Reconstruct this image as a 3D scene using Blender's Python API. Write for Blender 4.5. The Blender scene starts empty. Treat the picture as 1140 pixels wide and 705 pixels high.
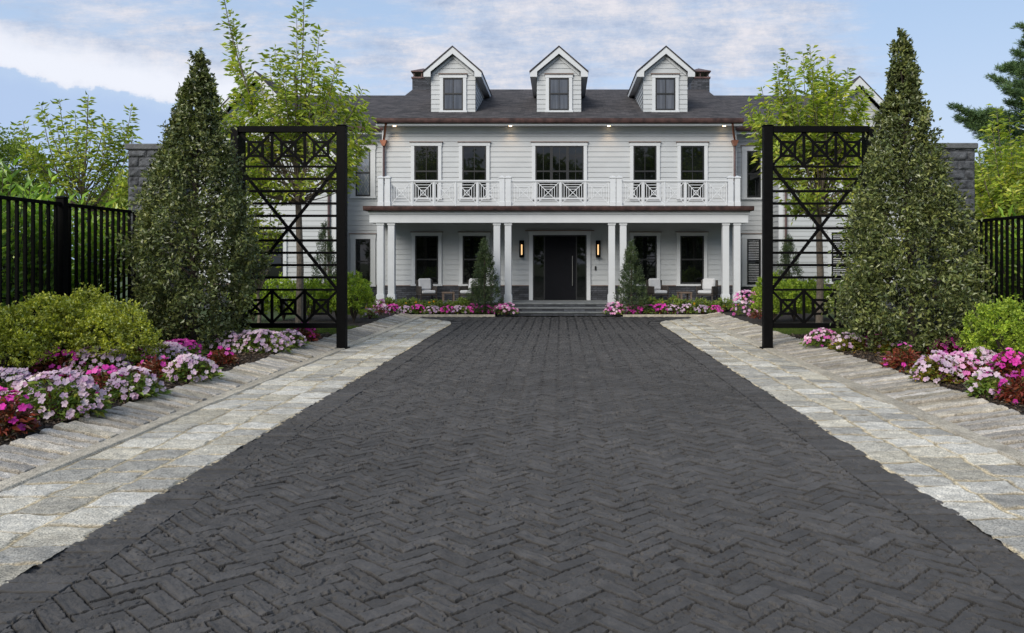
import bpy, math, random
import numpy as np
from mathutils import Vector, Matrix
random.seed(7); RNG = np.random.default_rng(11)
S = bpy.context.scene
COL = S.collection
VX, VY, F, CH = 624.0, 289.0, 900.0, 2.0      # vanishing point, focal length (px), eye height (m)
def PX(x, Y): return (x-VX)*Y/F
def PZ(y, Y): return CH-(y-VY)*Y/F
def GY(y, z=0.0): return (CH-z)*F/(y-VY)

# ------------------------------------------------------------------ materials
def new_mat(name):
    m = bpy.data.materials.new(name); m.use_nodes = True
    nt = m.node_tree; nt.nodes.clear()
    out = nt.nodes.new('ShaderNodeOutputMaterial'); b = nt.nodes.new('ShaderNodeBsdfPrincipled')
    nt.links.new(b.outputs[0], out.inputs[0])
    return m, nt, b, out
def ramp(nt, fac, stops):
    r = nt.nodes.new('ShaderNodeValToRGB'); nt.links.new(fac, r.inputs[0])
    e = r.color_ramp.elements
    while len(e) < len(stops): e.new(.5)
    for i, (p, c) in enumerate(stops):
        e[i].position = p; e[i].color = (*c, 1) if len(c) == 3 else c
    return r.outputs[0]
def noise(nt, vec, scale, detail=4, rough=.55):
    n = nt.nodes.new('ShaderNodeTexNoise'); n.inputs['Scale'].default_value = scale
    n.inputs['Detail'].default_value = detail; n.inputs['Roughness'].default_value = rough
    if vec is not None: nt.links.new(vec, n.inputs['Vector'])
    return n.outputs['Fac']
def bump(nt, b, h, strength=.4, dist=.01):
    n = nt.nodes.new('ShaderNodeBump'); n.inputs['Strength'].default_value = strength
    n.inputs['Distance'].default_value = dist; nt.links.new(h, n.inputs['Height'])
    nt.links.new(n.outputs[0], b.inputs['Normal']); return n
def coord(nt, scale=None):
    g = nt.nodes.new('ShaderNodeNewGeometry').outputs['Position']
    if scale is None: return g
    m = nt.nodes.new('ShaderNodeMapping'); m.inputs['Scale'].default_value = scale
    nt.links.new(g, m.inputs[0]); return m.outputs[0]
def mixrgb(nt, fac, a, b, mode='MIX'):
    m = nt.nodes.new('ShaderNodeMix'); m.data_type = 'RGBA'; m.blend_type = mode
    for s, v in ((0, fac), (6, a), (7, b)):
        if hasattr(v, 'is_output'): nt.links.new(v, m.inputs[s])
        elif s == 0: m.inputs[0].default_value = v
        else: m.inputs[s].default_value = (*v, 1)
    return m.outputs[2]
def simple(name, c, rough=.5, var=.12, nscale=6, bstr=.15, bdist=.002, bscale=60, metal=0, c2=None, spec=None):
    m, nt, b, o = new_mat(name)
    p = coord(nt)
    lo = tuple(x*(1-var) for x in c); hi = tuple(min(1, x*(1+var)) for x in (c2 or c))
    nt.links.new(ramp(nt, noise(nt, p, nscale, 5), [(.3, lo), (.7, hi)]), b.inputs['Base Color'])
    b.inputs['Roughness'].default_value = rough; b.inputs['Metallic'].default_value = metal
    if spec is not None: b.inputs['Specular IOR Level'].default_value = spec
    if bstr: bump(nt, b, noise(nt, p, bscale, 3), bstr, bdist)
    return m
def foliage(name, cols, rough=.45, trans=.25, spec=.4, gain=1.0):
    m, nt, b, o = new_mat(name)
    ri = nt.nodes.new('ShaderNodeNewGeometry').outputs['Random Per Island']
    cols = [tuple(min(.8, q*gain) for q in c) for c in cols]
    stops = [(i/max(1, len(cols)-1), c) for i, c in enumerate(cols)]
    c = ramp(nt, ri, stops)
    big = ramp(nt, noise(nt, coord(nt), 2.6, 4), [(.35, (.66, .68, .66)), (.65, (1.32, 1.28, 1.1))])
    c = mixrgb(nt, 1.0, c, big, 'MULTIPLY')
    nt.links.new(c, b.inputs['Base Color']); b.inputs['Roughness'].default_value = rough
    b.inputs['Specular IOR Level'].default_value = spec
    t = nt.nodes.new('ShaderNodeBsdfTranslucent')
    tc = mixrgb(nt, 1.0, c, (1.15, 1.25, .5), 'MULTIPLY'); nt.links.new(tc, t.inputs[0])
    mx = nt.nodes.new('ShaderNodeMixShader'); mx.inputs[0].default_value = trans
    nt.links.new(b.outputs[0], mx.inputs[1]); nt.links.new(t.outputs[0], mx.inputs[2])
    nt.links.new(mx.outputs[0], o.inputs[0]); return m
M = {}
M['siding'] = simple('white siding', (.43, .45, .465), .5, .05, 1.3, .12, .001, 30)
M['trim'] = simple('white trim', (.56, .58, .60), .42, .04, 2, .05, .001, 40)
M['rail'] = simple('white railing', (.60, .62, .645), .4, .04, 3, .05, .001, 40)
M['black'] = simple('black metal', (.003, .003, .0033), .6, .3, 9, .06, .001, 120, spec=.08)
M['sash'] = simple('black sash', (.007, .008, .010), .5, .2, 5, 0)
M['copper'] = simple('aged copper', (.055, .034, .036), .45, .35, 4, .15, .002, 25, metal=.35, c2=(.10, .055, .05))
M['copper2'] = simple('brown downspout', (.11, .07, .07), .45, .3, 3, 0, metal=.3)
M['copperb'] = simple('bright copper', (.26, .11, .07), .38, .3, 8, 0, metal=.8)
M['flash'] = simple('drip cap', (.17, .12, .10), .5, .2, 5, 0)
M['concrete'] = simple('sandy concrete', (.38, .35, .28), .9, .28, 9, .6, .006, 90, c2=(.38, .35, .28))
M['bluestone'] = simple('bluestone tread', (.15, .16, .165), .7, .25, 4, .3, .004, 30)
M['soil'] = None
M['wicker'] = simple('dark wicker', (.035, .028, .024), .6, .4, 30, .5, .006, 120)
M['cushion'] = simple('pale cushion', (.46, .47, .49), .9, .08, 5, .3, .004, 40)
M['wood'] = simple('weathered teak', (.14, .10, .075), .7, .3, 12, .2, .002, 60)
M['steel'] = simple('brushed steel', (.35, .34, .32), .35, .1, 5, 0, metal=.9)
M['bark'] = simple('grey brown bark', (.13, .105, .08), .9, .35, 12, .8, .02, 30)
M['barkd'] = simple('dark bark', (.06, .045, .035), .9, .35, 14, .8, .02, 40)
M['stemred'] = simple('red stem', (.10, .02, .015), .6, .3, 20, 0)
M['backboard'] = simple('bead', (.5, .5, .5), .5)
def glass(name, base, ior=1.9, rough=.02, distort=.02, curtain_or_sky=None):
    m, nt, b, o = new_mat(name)
    b.inputs['Roughness'].default_value = rough; b.inputs['IOR'].default_value = ior
    p = coord(nt)
    if curtain_or_sky:
        nt.links.new(ramp(nt, noise(nt, coord(nt, (14, 1, .6)), 1, 3), [(.35, base), (.65, curtain_or_sky)]), b.inputs['Base Color'])
    else:
        nt.links.new(ramp(nt, noise(nt, p, 1.1, 3), [(.35, tuple(x*.5 for x in base)), (.7, tuple(x*1.6 for x in base))]), b.inputs['Base Color'])
    bump(nt, b, noise(nt, p, 1.6, 1), distort, .05)
    return m
M['glass'] = glass('dark window glass', (.005, .006, .006), 1.58)
M['glassc'] = glass('curtained glass', (.045, .052, .065), 1.7, curtain_or_sky=(.09, .10, .12))
M['glassb'] = glass('painted sky reflection glass', (.12, .14, .17), 2.0, curtain_or_sky=(.18, .2, .24))  # bluish sky reflection painted into the base colour as upright streaks
M['door'] = simple('charcoal door', (.006, .0065, .009), .6, .15, 4, .05, .001, 90, spec=.1)
def emis(name, c, s):
    m, nt, b, o = new_mat(name)
    b.inputs['Base Color'].default_value = (*c, 1); b.inputs['Emission Color'].default_value = (*c, 1)
    b.inputs['Emission Strength'].default_value = s; return m
M['lamp'] = emis('warm lamp', (1, .62, .28), 1.0)
M['down'] = emis('downlight glow', (1, .72, .42), 6.0)
def shingle():
    m, nt, b, o = new_mat('asphalt shingle')
    p = coord(nt)
    br = nt.nodes.new('ShaderNodeTexBrick')
    br.inputs['Scale'].default_value = 1; br.inputs['Brick Width'].default_value = .32; br.inputs['Row Height'].default_value = .15
    br.inputs['Mortar Size'].default_value = .008; br.inputs['Mortar Smooth'].default_value = .6
    br.inputs['Color1'].default_value = (.020, .019, .021, 1); br.inputs['Color2'].default_value = (.068, .062, .064, 1)
    br.inputs['Mortar'].default_value = (.015, .014, .014, 1); nt.links.new(p, br.inputs[0])
    c = mixrgb(nt, .75, br.outputs[0], ramp(nt, noise(nt, p, 3.0, 6, .7), [(.3, (.6, .58, .6)), (.7, (1.3, 1.25, 1.25))]), 'MULTIPLY')
    nt.links.new(c, b.inputs['Base Color']); b.inputs['Roughness'].default_value = .95
    bump(nt, b, br.outputs['Fac'], .8, -.012); return m
M['shingle'] = shingle()
def veneer(name, lo, hi, bw, rh, axis='xz'):
    m, nt, b, o = new_mat(name)
    p = coord(nt); sp = nt.nodes.new('ShaderNodeSeparateXYZ'); nt.links.new(p, sp.inputs[0])
    ad = nt.nodes.new('ShaderNodeMath'); nt.links.new(sp.outputs[0], ad.inputs[0]); nt.links.new(sp.outputs[1], ad.inputs[1])
    cb = nt.nodes.new('ShaderNodeCombineXYZ'); nt.links.new(ad.outputs[0], cb.inputs[0]); nt.links.new(sp.outputs[2], cb.inputs[1])
    br = nt.nodes.new('ShaderNodeTexBrick'); nt.links.new(cb.outputs[0], br.inputs[0])
    br.inputs['Scale'].default_value = 1; br.inputs['Brick Width'].default_value = bw; br.inputs['Row Height'].default_value = rh
    br.inputs['Mortar Size'].default_value = .006; br.inputs['Color1'].default_value = (*lo, 1); br.inputs['Color2'].default_value = (*hi, 1)
    br.inputs['Mortar'].default_value = tuple(x*.35 for x in lo)+(1,)
    c = mixrgb(nt, .7, br.outputs[0], ramp(nt, noise(nt, p, 9, 5, .7), [(.3, (.5, .5, .5)), (.7, (1.5, 1.5, 1.5))]), 'MULTIPLY')
    nt.links.new(c, b.inputs['Base Color']); b.inputs['Roughness'].default_value = .75
    ad2 = nt.nodes.new('ShaderNodeMath'); ad2.operation = 'SUBTRACT'
    nt.links.new(noise(nt, p, 14, 5, .7), ad2.inputs[0]); nt.links.new(br.outputs['Fac'], ad2.inputs[1])
    bump(nt, b, ad2.outputs[0], .9, .03); return m
M['slate'] = veneer('dark slate veneer', (.022, .025, .032), (.07, .075, .09), .38, .075)
M['rock'] = simple('grey rock face', (.042, .045, .053), .9, .45, 7, .9, .02, 28, c2=(.09, .095, .105))
M['cap'] = simple('pillar cap stone', (.11, .115, .12), .9, .35, 9, .8, .015, 30)
def attr_mat(name, rough, scale_f, bstr, bdist, speck=None, mul=(.75, 1.3), spec=.3, bscale=90):
    m, nt, b, o = new_mat(name)
    a = nt.nodes.new('ShaderNodeAttribute'); a.attribute_name = 'tone'
    p = coord(nt)
    c = mixrgb(nt, 1.0, a.outputs[0], ramp(nt, noise(nt, p, scale_f, 6, .7), [(.3, (mul[0],)*3), (.7, (mul[1],)*3)]), 'MULTIPLY')
    if speck:
        v = noise(nt, p, speck, 2, .8)
        c = mixrgb(nt, 1.0, c, ramp(nt, v, [(.36, (.35, .36, .38)), (.46, (.9, .9, .9)), (.56, (1.1, 1.1, 1.1)), (.66, (1.5, 1.5, 1.5))]), 'MULTIPLY')
    nt.links.new(c, b.inputs['Base Color']); b.inputs['Roughness'].default_value = rough; b.inputs['Specular IOR Level'].default_value = spec
    bump(nt, b, noise(nt, p, bscale, 5, .7), bstr, bdist); return m
M['drive'] = attr_mat('dark stamped asphalt', .8, 5, .9, .012, speck=None, mul=(.8, 1.22), spec=.35, bscale=55)
M['granite'] = attr_mat('split granite', .85, 7, .6, .006, speck=75, mul=(.70, 1.28), bscale=60)
def soil():
    m, nt, b, o = new_mat('bark mulch soil'); p = coord(nt)
    nt.links.new(ramp(nt, noise(nt, p, 45, 6, .75), [(.3, (.008, .006, .005)), (.55, (.028, .02, .016)), (.75, (.07, .052, .042))]), b.inputs['Base Color'])
    b.inputs['Roughness'].default_value = .95; bump(nt, b, noise(nt, p, 60, 5, .8), 1, .03); return m
M['soil'] = soil()
def lawn():
    m, nt, b, o = new_mat('lawn ground'); p = coord(nt)
    nt.links.new(ramp(nt, noise(nt, p, 12, 6, .75), [(.3, (.02, .035, .008)), (.55, (.05, .08, .018)), (.75, (.09, .10, .03))]), b.inputs['Base Color'])
    b.inputs['Roughness'].default_value = .95; bump(nt, b, noise(nt, p, 40, 5, .8), 1, .03); return m
M['lawn'] = lawn()
M['chip'] = foliage('mulch chips', [(.012, .009, .007), (.04, .028, .022), (.09, .065, .05), (.02, .015, .012), (.15, .12, .10)], .9, 0.0, .2, gain=1.5)
M['litter'] = foliage('fallen leaf tones', [(.35, .18, .03), (.20, .09, .03), (.45, .30, .06), (.5, .3, .5), (.12, .06, .03)], .6, .2, .3)
M['grass'] = foliage('grass blades', [(.03, .06, .012), (.06, .10, .02), (.10, .13, .03), (.05, .07, .015)], .6, .3, .3, gain=1.5)
M['holly'] = foliage('holly leaves', [(.022, .030, .012), (.04, .052, .018), (.066, .08, .026), (.04, .055, .022), (.03, .036, .014), (.10, .11, .035), (.015, .02, .009), (.12, .13, .06)], .32, .12, .5, gain=2.6)
M['box'] = foliage('boxwood leaves', [(.05, .065, .008), (.11, .125, .012), (.17, .18, .020), (.07, .085, .010), (.20, .20, .028), (.16, .19, .10)], .4, .25, .45, gain=2.9)
M['boxy'] = foliage('bright shrub leaves', [(.05, .09, .012), (.12, .18, .02), (.20, .25, .03), (.09, .12, .015)], .45, .3, .4, gain=2.2)
M['decid'] = foliage('young tree leaves', [(.05, .08, .014), (.11, .15, .022), (.16, .19, .030), (.07, .10, .018), (.21, .21, .035), (.09, .125, .018)], .42, .35, .45, gain=2.6)
M['decid2'] = foliage('background leaves', [(.04, .07, .014), (.09, .125, .02), (.12, .15, .03), (.06, .085, .018)], .5, .35, .35, gain=2.3)
M['laurel'] = foliage('laurel leaves', [(.04, .075, .016), (.08, .13, .022), (.13, .19, .03), (.05, .09, .02), (.18, .22, .04)], .28, .3, .55, gain=3.3)
M['conif'] = foliage('conifer needles', [(.016, .03, .014), (.026, .045, .02), (.04, .06, .025), (.055, .07, .03)], .5, .1, .35, gain=1.7)
M['pine'] = foliage('pine needles', [(.02, .04, .02), (.035, .06, .028), (.055, .085, .035), (.03, .05, .025)], .5, .15, .35, gain=3.0)
M['leafg'] = foliage('impatiens green leaves', [(.03, .06, .015), (.07, .11, .02), (.11, .15, .03), (.05, .08, .02), (.16, .15, .03)], .4, .25, .45, gain=2.0)
M['leafy'] = foliage('impatiens yellowing leaves', [(.08, .11, .02), (.16, .17, .03), (.10, .13, .025), (.28, .19, .03), (.05, .08, .02)], .4, .25, .45, gain=1.3)
M['leafr'] = foliage('impatiens red leaves', [(.07, .014, .010), (.13, .025, .018), (.04, .045, .014), (.20, .04, .025), (.06, .022, .012)], .4, .2, .45, gain=1.7)
M['fpale'] = foliage('pale lilac petals', [(.54, .36, .56), (.60, .48, .64), (.46, .25, .48), (.64, .57, .68), (.52, .32, .55)], .6, .2, .2)
M['fmag'] = foliage('magenta petals', [(.52, .03, .36), (.62, .06, .44), (.44, .02, .30), (.64, .14, .50)], .55, .2, .2)
M['fmix'] = foliage('mixed pink petals', [(.72, .52, .72), (.58, .05, .42), (.76, .62, .78), (.62, .20, .52)], .6, .2, .2)
M['fyel'] = foliage('yellow petals', [(.75, .42, .03), (.8, .5, .04)], .6, .2, .2)

# ------------------------------------------------------------------ mesh helpers
class MB:
    def __init__(s): s.v = []; s.f = []; s.m = []
    def add(s, vs, fs, m=0):
        o = len(s.v); s.v += [tuple(v) for v in vs]
        for f in fs: s.f.append(tuple(i+o for i in f)); s.m.append(m)
    def box(s, x0, x1, y0, y1, z0, z1, m=0):
        vs = [(x, y, z) for z in (z0, z1) for x, y in ((x0, y0), (x1, y0), (x1, y1), (x0, y1))]
        s.add(vs, [(3, 2, 1, 0), (4, 5, 6, 7), (0, 1, 5, 4), (1, 2, 6, 5), (2, 3, 7, 6), (3, 0, 4, 7)], m)
    def bar(s, p0, p1, w, d, m=0, up=(0, 1, 0)):      # rectangular bar; d measured along 'up', w across
        p0 = Vector(p0); p1 = Vector(p1); a = (p1-p0).normalized(); u = Vector(up)
        c = a.cross(u).normalized(); u = c.cross(a).normalized()
        vs = []
        for p in (p0, p1):
            for i, j in ((-1, -1), (1, -1), (1, 1), (-1, 1)): vs.append(p+c*(w/2*i)+u*(d/2*j))
        s.add(vs, [(3, 2, 1, 0), (4, 5, 6, 7), (0, 1, 5, 4), (1, 2, 6, 5), (2, 3, 7, 6), (3, 0, 4, 7)], m)
    def tube(s, pts, rs, n=8, m=0, cap=True):
        pts = [Vector(p) for p in pts]; rings = []; o = len(s.v)
        for i, p in enumerate(pts):
            a = (pts[min(i+1, len(pts)-1)]-pts[max(i-1, 0)]).normalized()
            r = Vector((0, 0, 1)) if abs(a.z) < .9 else Vector((1, 0, 0))
            c = a.cross(r).normalized(); u = c.cross(a)
            for k in range(n):
                t = 2*math.pi*k/n; s.v.append(tuple(p+(c*math.cos(t)+u*math.sin(t))*rs[i]))
        for i in range(len(pts)-1):
            for k in range(n):
                a0 = o+i*n+k; a1 = o+i*n+(k+1) % n
                s.f.append((a0, a1, a1+n, a0+n)); s.m.append(m)
        if cap:
            s.f.append(tuple(o+k for k in range(n))[::-1]); s.m.append(m)
            s.f.append(tuple(o+(len(pts)-1)*n+k for k in range(n))); s.m.append(m)
    def prism(s, poly, y0, y1, m=0):                 # polygon in XZ extruded along Y
        n = len(poly)
        vs = [(x, y0, z) for x, z in poly]+[(x, y1, z) for x, z in poly]
        s.add(vs, [tuple(range(n)), tuple(range(2*n-1, n-1, -1))]+[(i, i+n, (i+1) % n+n, (i+1) % n) for i in range(n)], m)
    def build(s, name, mats, parent=None, off=(0, 0, 0), bevel=0, smooth=False):
        me = bpy.data.meshes.new(name)
        me.from_pydata([(a-off[0], b-off[1], c-off[2]) for a, b, c in s.v], [], s.f); me.update()
        if not isinstance(mats, (list, tuple)): mats = [mats]
        for mm in mats: me.materials.append(mm)
        me.polygons.foreach_set('material_index', s.m)
        if smooth: me.polygons.foreach_set('use_smooth', [True]*len(s.f))
        o = bpy.data.objects.new(name, me); COL.objects.link(o)
        if parent is not None: o.parent = parent
        if bevel:
            b = o.modifiers.new('bevel', 'BEVEL'); b.width = bevel; b.segments = 1; b.limit_method = 'ANGLE'
        return o
def mesh_np(name, V, Fc, mat, parent=None, smooth=False, tone=None, loc=(0, 0, 0)):
    V = np.asarray(V, dtype=np.float32)-np.array(loc, dtype=np.float32); Fc = np.asarray(Fc, dtype=np.int32)
    me = bpy.data.meshes.new(name); n = Fc.shape[1]
    me.vertices.add(len(V)); me.vertices.foreach_set('co', V.ravel())
    me.loops.add(Fc.size); me.loops.foreach_set('vertex_index', Fc.ravel())
    me.polygons.add(len(Fc)); me.polygons.foreach_set('loop_start', np.arange(0, Fc.size, n, dtype=np.int32))
    me.update(calc_edges=True)
    if smooth: me.polygons.foreach_set('use_smooth', np.ones(len(Fc), dtype=bool))
    else: me.polygons.foreach_set('use_smooth', np.zeros(len(Fc), dtype=bool))
    if tone is not None:
        a = me.attributes.new('tone', 'FLOAT_COLOR', 'POINT')
        c = np.ones((len(V), 4), dtype=np.float32); c[:, :3] = tone; a.data.foreach_set('color', c.ravel())
    me.materials.append(mat); me.validate()
    o = bpy.data.objects.new(name, me); COL.objects.link(o)
    if parent is not None: o.parent = parent
    return o
def thing(name, label, cat, loc=(0, 0, 0), rz=0, group=None):
    o = bpy.data.objects.new(name, None); COL.objects.link(o); o.empty_display_size = .2
    o.location = loc; o.rotation_euler = (0, 0, rz); o['label'] = label; o['category'] = cat
    if group: o['group'] = group
    return o
def tag(o, label=None, cat=None, group=None, kind=None):
    if label: o['label'] = label
    if cat: o['category'] = cat
    if group: o['group'] = group
    if kind: o['kind'] = kind
    return o
def dup(root, loc, rz, label, group=None, scale=None):
    r = root.copy(); COL.objects.link(r); r.location = loc; r.rotation_euler = (0, 0, rz); r['label'] = label
    if group: r['group'] = group
    if scale: r.scale = scale
    for ch in list(root.children):
        c = ch.copy(); COL.objects.link(c); c.parent = r
        for g in ch.children:
            d = g.copy(); COL.objects.link(d); d.parent = c
    return r
def unit(a): return a/np.maximum(np.linalg.norm(a, axis=1, keepdims=True), 1e-9)
def leaves(P, A, L, W, fold=.15, droop=.1, N=None):
    n = len(P); A = unit(A)
    if N is None: N = RNG.normal(size=(n, 3))+np.array([0, 0, .8])
    Sd = unit(np.cross(A, N)); Nn = unit(np.cross(Sd, A))
    L = np.broadcast_to(L, n)[:, None]; W = np.broadcast_to(W, n)[:, None]
    mid = P+A*L*.45+Nn*W*fold
    V = np.stack([P, mid+Sd*W/2, P+A*L-Nn*L*droop, mid-Sd*W/2], 1).reshape(-1, 3)
    b = np.arange(n)[:, None]*4
    Fc = np.concatenate([b+np.array([[0, 1, 2]]), b+np.array([[0, 2, 3]])], 1).reshape(-1, 3)
    return V, Fc
def leaf_obj(name, P, A, L, W, mat, parent, **k):
    loc = parent.location if parent is not None else (0, 0, 0)
    V, Fc = leaves(P, A, L, W, **k)
    return mesh_np(name, V, Fc, mat, parent, loc=tuple(loc))

# ------------------------------------------------------------------ noise in numpy
def h2(i, j, s=0):
    n = (i.astype(np.int64)*374761393+j.astype(np.int64)*668265263+s*1442695041) & 0xffffffff
    n = ((n ^ (n >> 13))*1274126177) & 0xffffffff
    n = (n ^ (n >> 16)) & 0xffffff
    return n/float(0xffffff)
def vn(x, y, s=0):
    i = np.floor(x); j = np.floor(y); u = x-i; v = y-j
    u = u*u*(3-2*u); v = v*v*(3-2*v)
    return (h2(i, j, s)*(1-u)+h2(i+1, j, s)*u)*(1-v)+(h2(i, j+1, s)*(1-u)+h2(i+1, j+1, s)*u)*v
def fbm(x, y, o=4, s=0):
    r = 0; a = .5; t = 0
    for k in range(o):
        r = r+a*vn(x*2**k+17.3*k, y*2**k-9.1*k, s+k); t += a; a *= .55
    return r/t
def sstep(a, b, x):
    t = np.clip((x-a)/(b-a), 0, 1); return t*t*(3-2*t)

# ------------------------------------------------------------------ paving
XDL, XDR = -3.40, 3.10        # dark / granite boundary
XKL = (-4.80, -5.02); XKR = (4.52, 4.77)
XO = 5.60
YEND = 28.25
def spread(Y): return np.interp(Y, [0, 25.2, 26.0, 26.6, 27.1, 27.6, 28.3], [0, 0, .15, .5, 1.0, 1.6, 2.5])
def brick_h(X, Y, jw):
    Wb = .126
    wob = .012*(fbm(X*5, Y*5, 2, 5)-.5)
    left = X < -.15
    inner = np.where(left, X > XDL+.39-spread(Y), X < XDR-.40+spread(Y))
    u = (X+Y)/1.41421/Wb+wob/Wb; v = (Y-X)/1.41421/Wb+wob*.7/Wb
    i = np.floor(u); j = np.floor(v); k = np.mod(i-j, 6)
    hor = k < 3
    lx = np.where(hor, u-(i-k), u-i)*Wb
    ly = np.where(hor, v-j, v-(j-(5-k)))*Wb
    LX = np.where(hor, 3*Wb, Wb); LY = np.where(hor, Wb, 3*Wb)
    idx = np.where(hor, i-k, i); idy = np.where(hor, j, j-(5-k))
    # soldier course
    sw = .135
    r = np.floor(Y/sw+.04*np.sin(Y*3)); sy = Y-r*sw
    edgeX = np.where(left, XDL-spread(Y), XDR+spread(Y))
    sx = np.abs(X-edgeX)+.006
    lx = np.where(inner, lx, sx); ly = np.where(inner, ly, sy)
    LX = np.where(inner, LX, .395); LY = np.where(inner, LY, sw)
    idx = np.where(inner, idx, np.where(left, 991, 992)); idy = np.where(inner, idy, r)
    d = np.minimum(np.minimum(lx, LX-lx), np.minimum(ly, LY-ly))
    r1 = h2(idx, idy, 1); r2 = h2(idx, idy, 2); r3 = h2(idx, idy, 3)
    h = (r1-.5)*.009+(r2-.5)*.05*(lx-LX/2)+(r3-.5)*.08*(ly-LY/2)
    rough = fbm(X*14+r1*50, Y*14, 4, 9)-.5
    along = np.where(hor, u, v)*Wb; across = np.where(hor, v, u)*Wb
    cle = fbm(along*7+r2*20, across*32, 3, 21)-.5
    h = h+rough*.018+cle*.015*(.3+1.4*r3)
    pits = np.clip(fbm(X*26, Y*26, 2, 33)-.62, 0, 1)
    h = h-pits*.10*(r2 > .35)
    h = h-.030*(1-sstep(0, 1, d/jw))*(.6+.8*vn(X*6, Y*6, 44))
    t = .067*(.84+.32*r1)*(.80+.38*fbm(X*.55, Y*.35, 4, 50))*(1+.35*(fbm(X*11, Y*11, 3, 51)-.5))
    t = t*(1-.9*(1-sstep(.25, 1, d/jw)))
    outside = np.where(left, X < edgeX, X > edgeX); h = h
    return h, np.stack([t*1.05, t*.985, t*.94], -1)
def stone_cell(a, b, seed, jw, wa, wb):   # a,b local coords inside a stone of size wa x wb, distance to wobbling edge
    return np.minimum(np.minimum(a, wa-a), np.minimum(b, wb-b))-jw*.5
def granite_h(X, Y, jw):
    left = X < 0
    s = np.where(left, (np.abs(X)-3.40)/(4.80-3.40), (X-3.10)/(4.52-3.10))*3
    s = s+.10*(fbm(Y*1.3, X*.7, 2, 60)-.5)*2+.20*(fbm(Y*4.5, X*2, 2, 160)-.5)
    c = np.clip(np.floor(s), 0, 2)
    c = np.where(s < 0, -1, c)
    wx = .47
    lx = (s-np.clip(c, 0, 2))*wx
    sgn = np.where(left, 0, 7)
    rl = .43
    off = h2(c+sgn, c*0, 61)*rl
    yy = Y+off+.05*(vn(Y*1.7+c*9, c, 62)-.5)*2+.10*(fbm(X*4, Y*4, 2, 63)-.5)
    r = np.floor(yy/rl); fl = (h2(r, c+sgn, 64)-.5)*.12; ly = yy-r*rl
    d = np.minimum(np.minimum(lx, wx-lx), np.minimum(ly, rl-ly))
    d = d-.010*fbm(X*9, Y*9, 3, 65)
    e = sstep(.0, 1, (d-.006)/np.maximum(jw, .020))
    r1 = h2(r, c+sgn, 66); r2 = h2(r, c+sgn, 67); r3 = h2(r, c+sgn, 68)
    top = .007+(r1-.5)*.010+(fbm(X*9+r1*9, Y*9, 4, 69)-.5)*.026+(r2-.5)*.05*(lx-wx/2)+(r3-.5)*.05*(ly-rl/2)
    jt = -.006+(fbm(X*20, Y*20, 2, 70)-.5)*.006
    h = jt+(top-jt)*e
    g = .40+.26*(r2-.5)+.16*(fbm(X*3, Y*3, 3, 71)-.5)
    warm = np.clip((r3-.45)*1.1, 0, 1)*.75
    st = np.stack([g*(1+.10*warm), g*(1+.01*warm), g*(1.03-.22*warm)], -1)
    g2 = .33+.42*(fbm(X*5, Y*5, 3, 72)-.5)
    g2 = np.where((lx < ly) & (lx < .03), g2+.14, g2-.06); jc = np.stack([g2, g2*.87, g2*.66], -1)
    return h, (jc+(st-jc)*e[..., None])*np.array([1.10, 1.05, .90])
def edge_h(X, Y, jw):
    left = X < 0
    a0 = np.where(left, 5.02, 4.77); lx = np.abs(X)-a0; wx = XO-a0
    rl = .235; sg = np.where(left, 3, 8)
    yy = Y+.03*(vn(Y*2.1, sg*1., 80)-.5)*2+.05*(fbm(X*2, Y*1.1, 2, 81)-.5)+lx*.10
    r = np.floor(yy/rl); ly = yy-r*rl
    d = np.minimum(np.minimum(lx+.06, wx+.03-lx), np.minimum(ly, rl-ly))-.008*fbm(X*9, Y*9, 3, 82)
    e = sstep(0, 1, (d-.013)/np.maximum(jw, .020))
    r1 = h2(r, sg, 83); r2 = h2(r, sg, 84); r3 = h2(r, sg, 85)
    base = .012+lx/wx*.125
    top = base+.016+(r1-.5)*.036+(fbm(X*8+r1*9, Y*8, 4, 86)-.5)*.03+(r3-.5)*.10*(ly-rl/2)
    jt = base-.032+(fbm(X*18, Y*18, 2, 87)-.5)*.008
    g = .32+.20*(r2-.5)+.16*(fbm(X*3, Y*3, 3, 88)-.5)
    warm = np.clip((r3-.5), 0, 1)*1.2
    st = np.stack([g*(1+.08*warm), g, g*(1.05-.24*warm)], -1)
    g2 = .13+.14*(fbm(X*4, Y*4, 3, 89)-.5)
    jc = np.stack([g2, g2*.88, g2*.68], -1)
    return jt+(top-jt)*e, (jc+(st-jc)*e[..., None])*np.array([1.16, 1.07, .90])
def kerb_h(X, Y, jw):
    ke = np.minimum(np.abs(np.abs(X)-np.where(X < 0, 4.795, 4.515)), np.abs(np.where(X < 0, 5.03, 4.78)-np.abs(X))); h = .020+(fbm(X*6, Y*6, 3, 90)-.5)*.010-.030*(1-sstep(0, .025, ke))
    g = .40+.22*(fbm(X*5, Y*2.5, 4, 91)-.5)+.14*(fbm(X*.8, Y*.6, 3, 92)-.5)
    return h, np.stack([g, g*.90, g*.72], -1)
def rows(y0, y1, k):
    r = [y0]
    while r[-1] < y1: r.append(r[-1]+max(.009, r[-1]**2/(CH*F*.898)*k))
    r[-1] = y1; return np.array(r)
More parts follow.
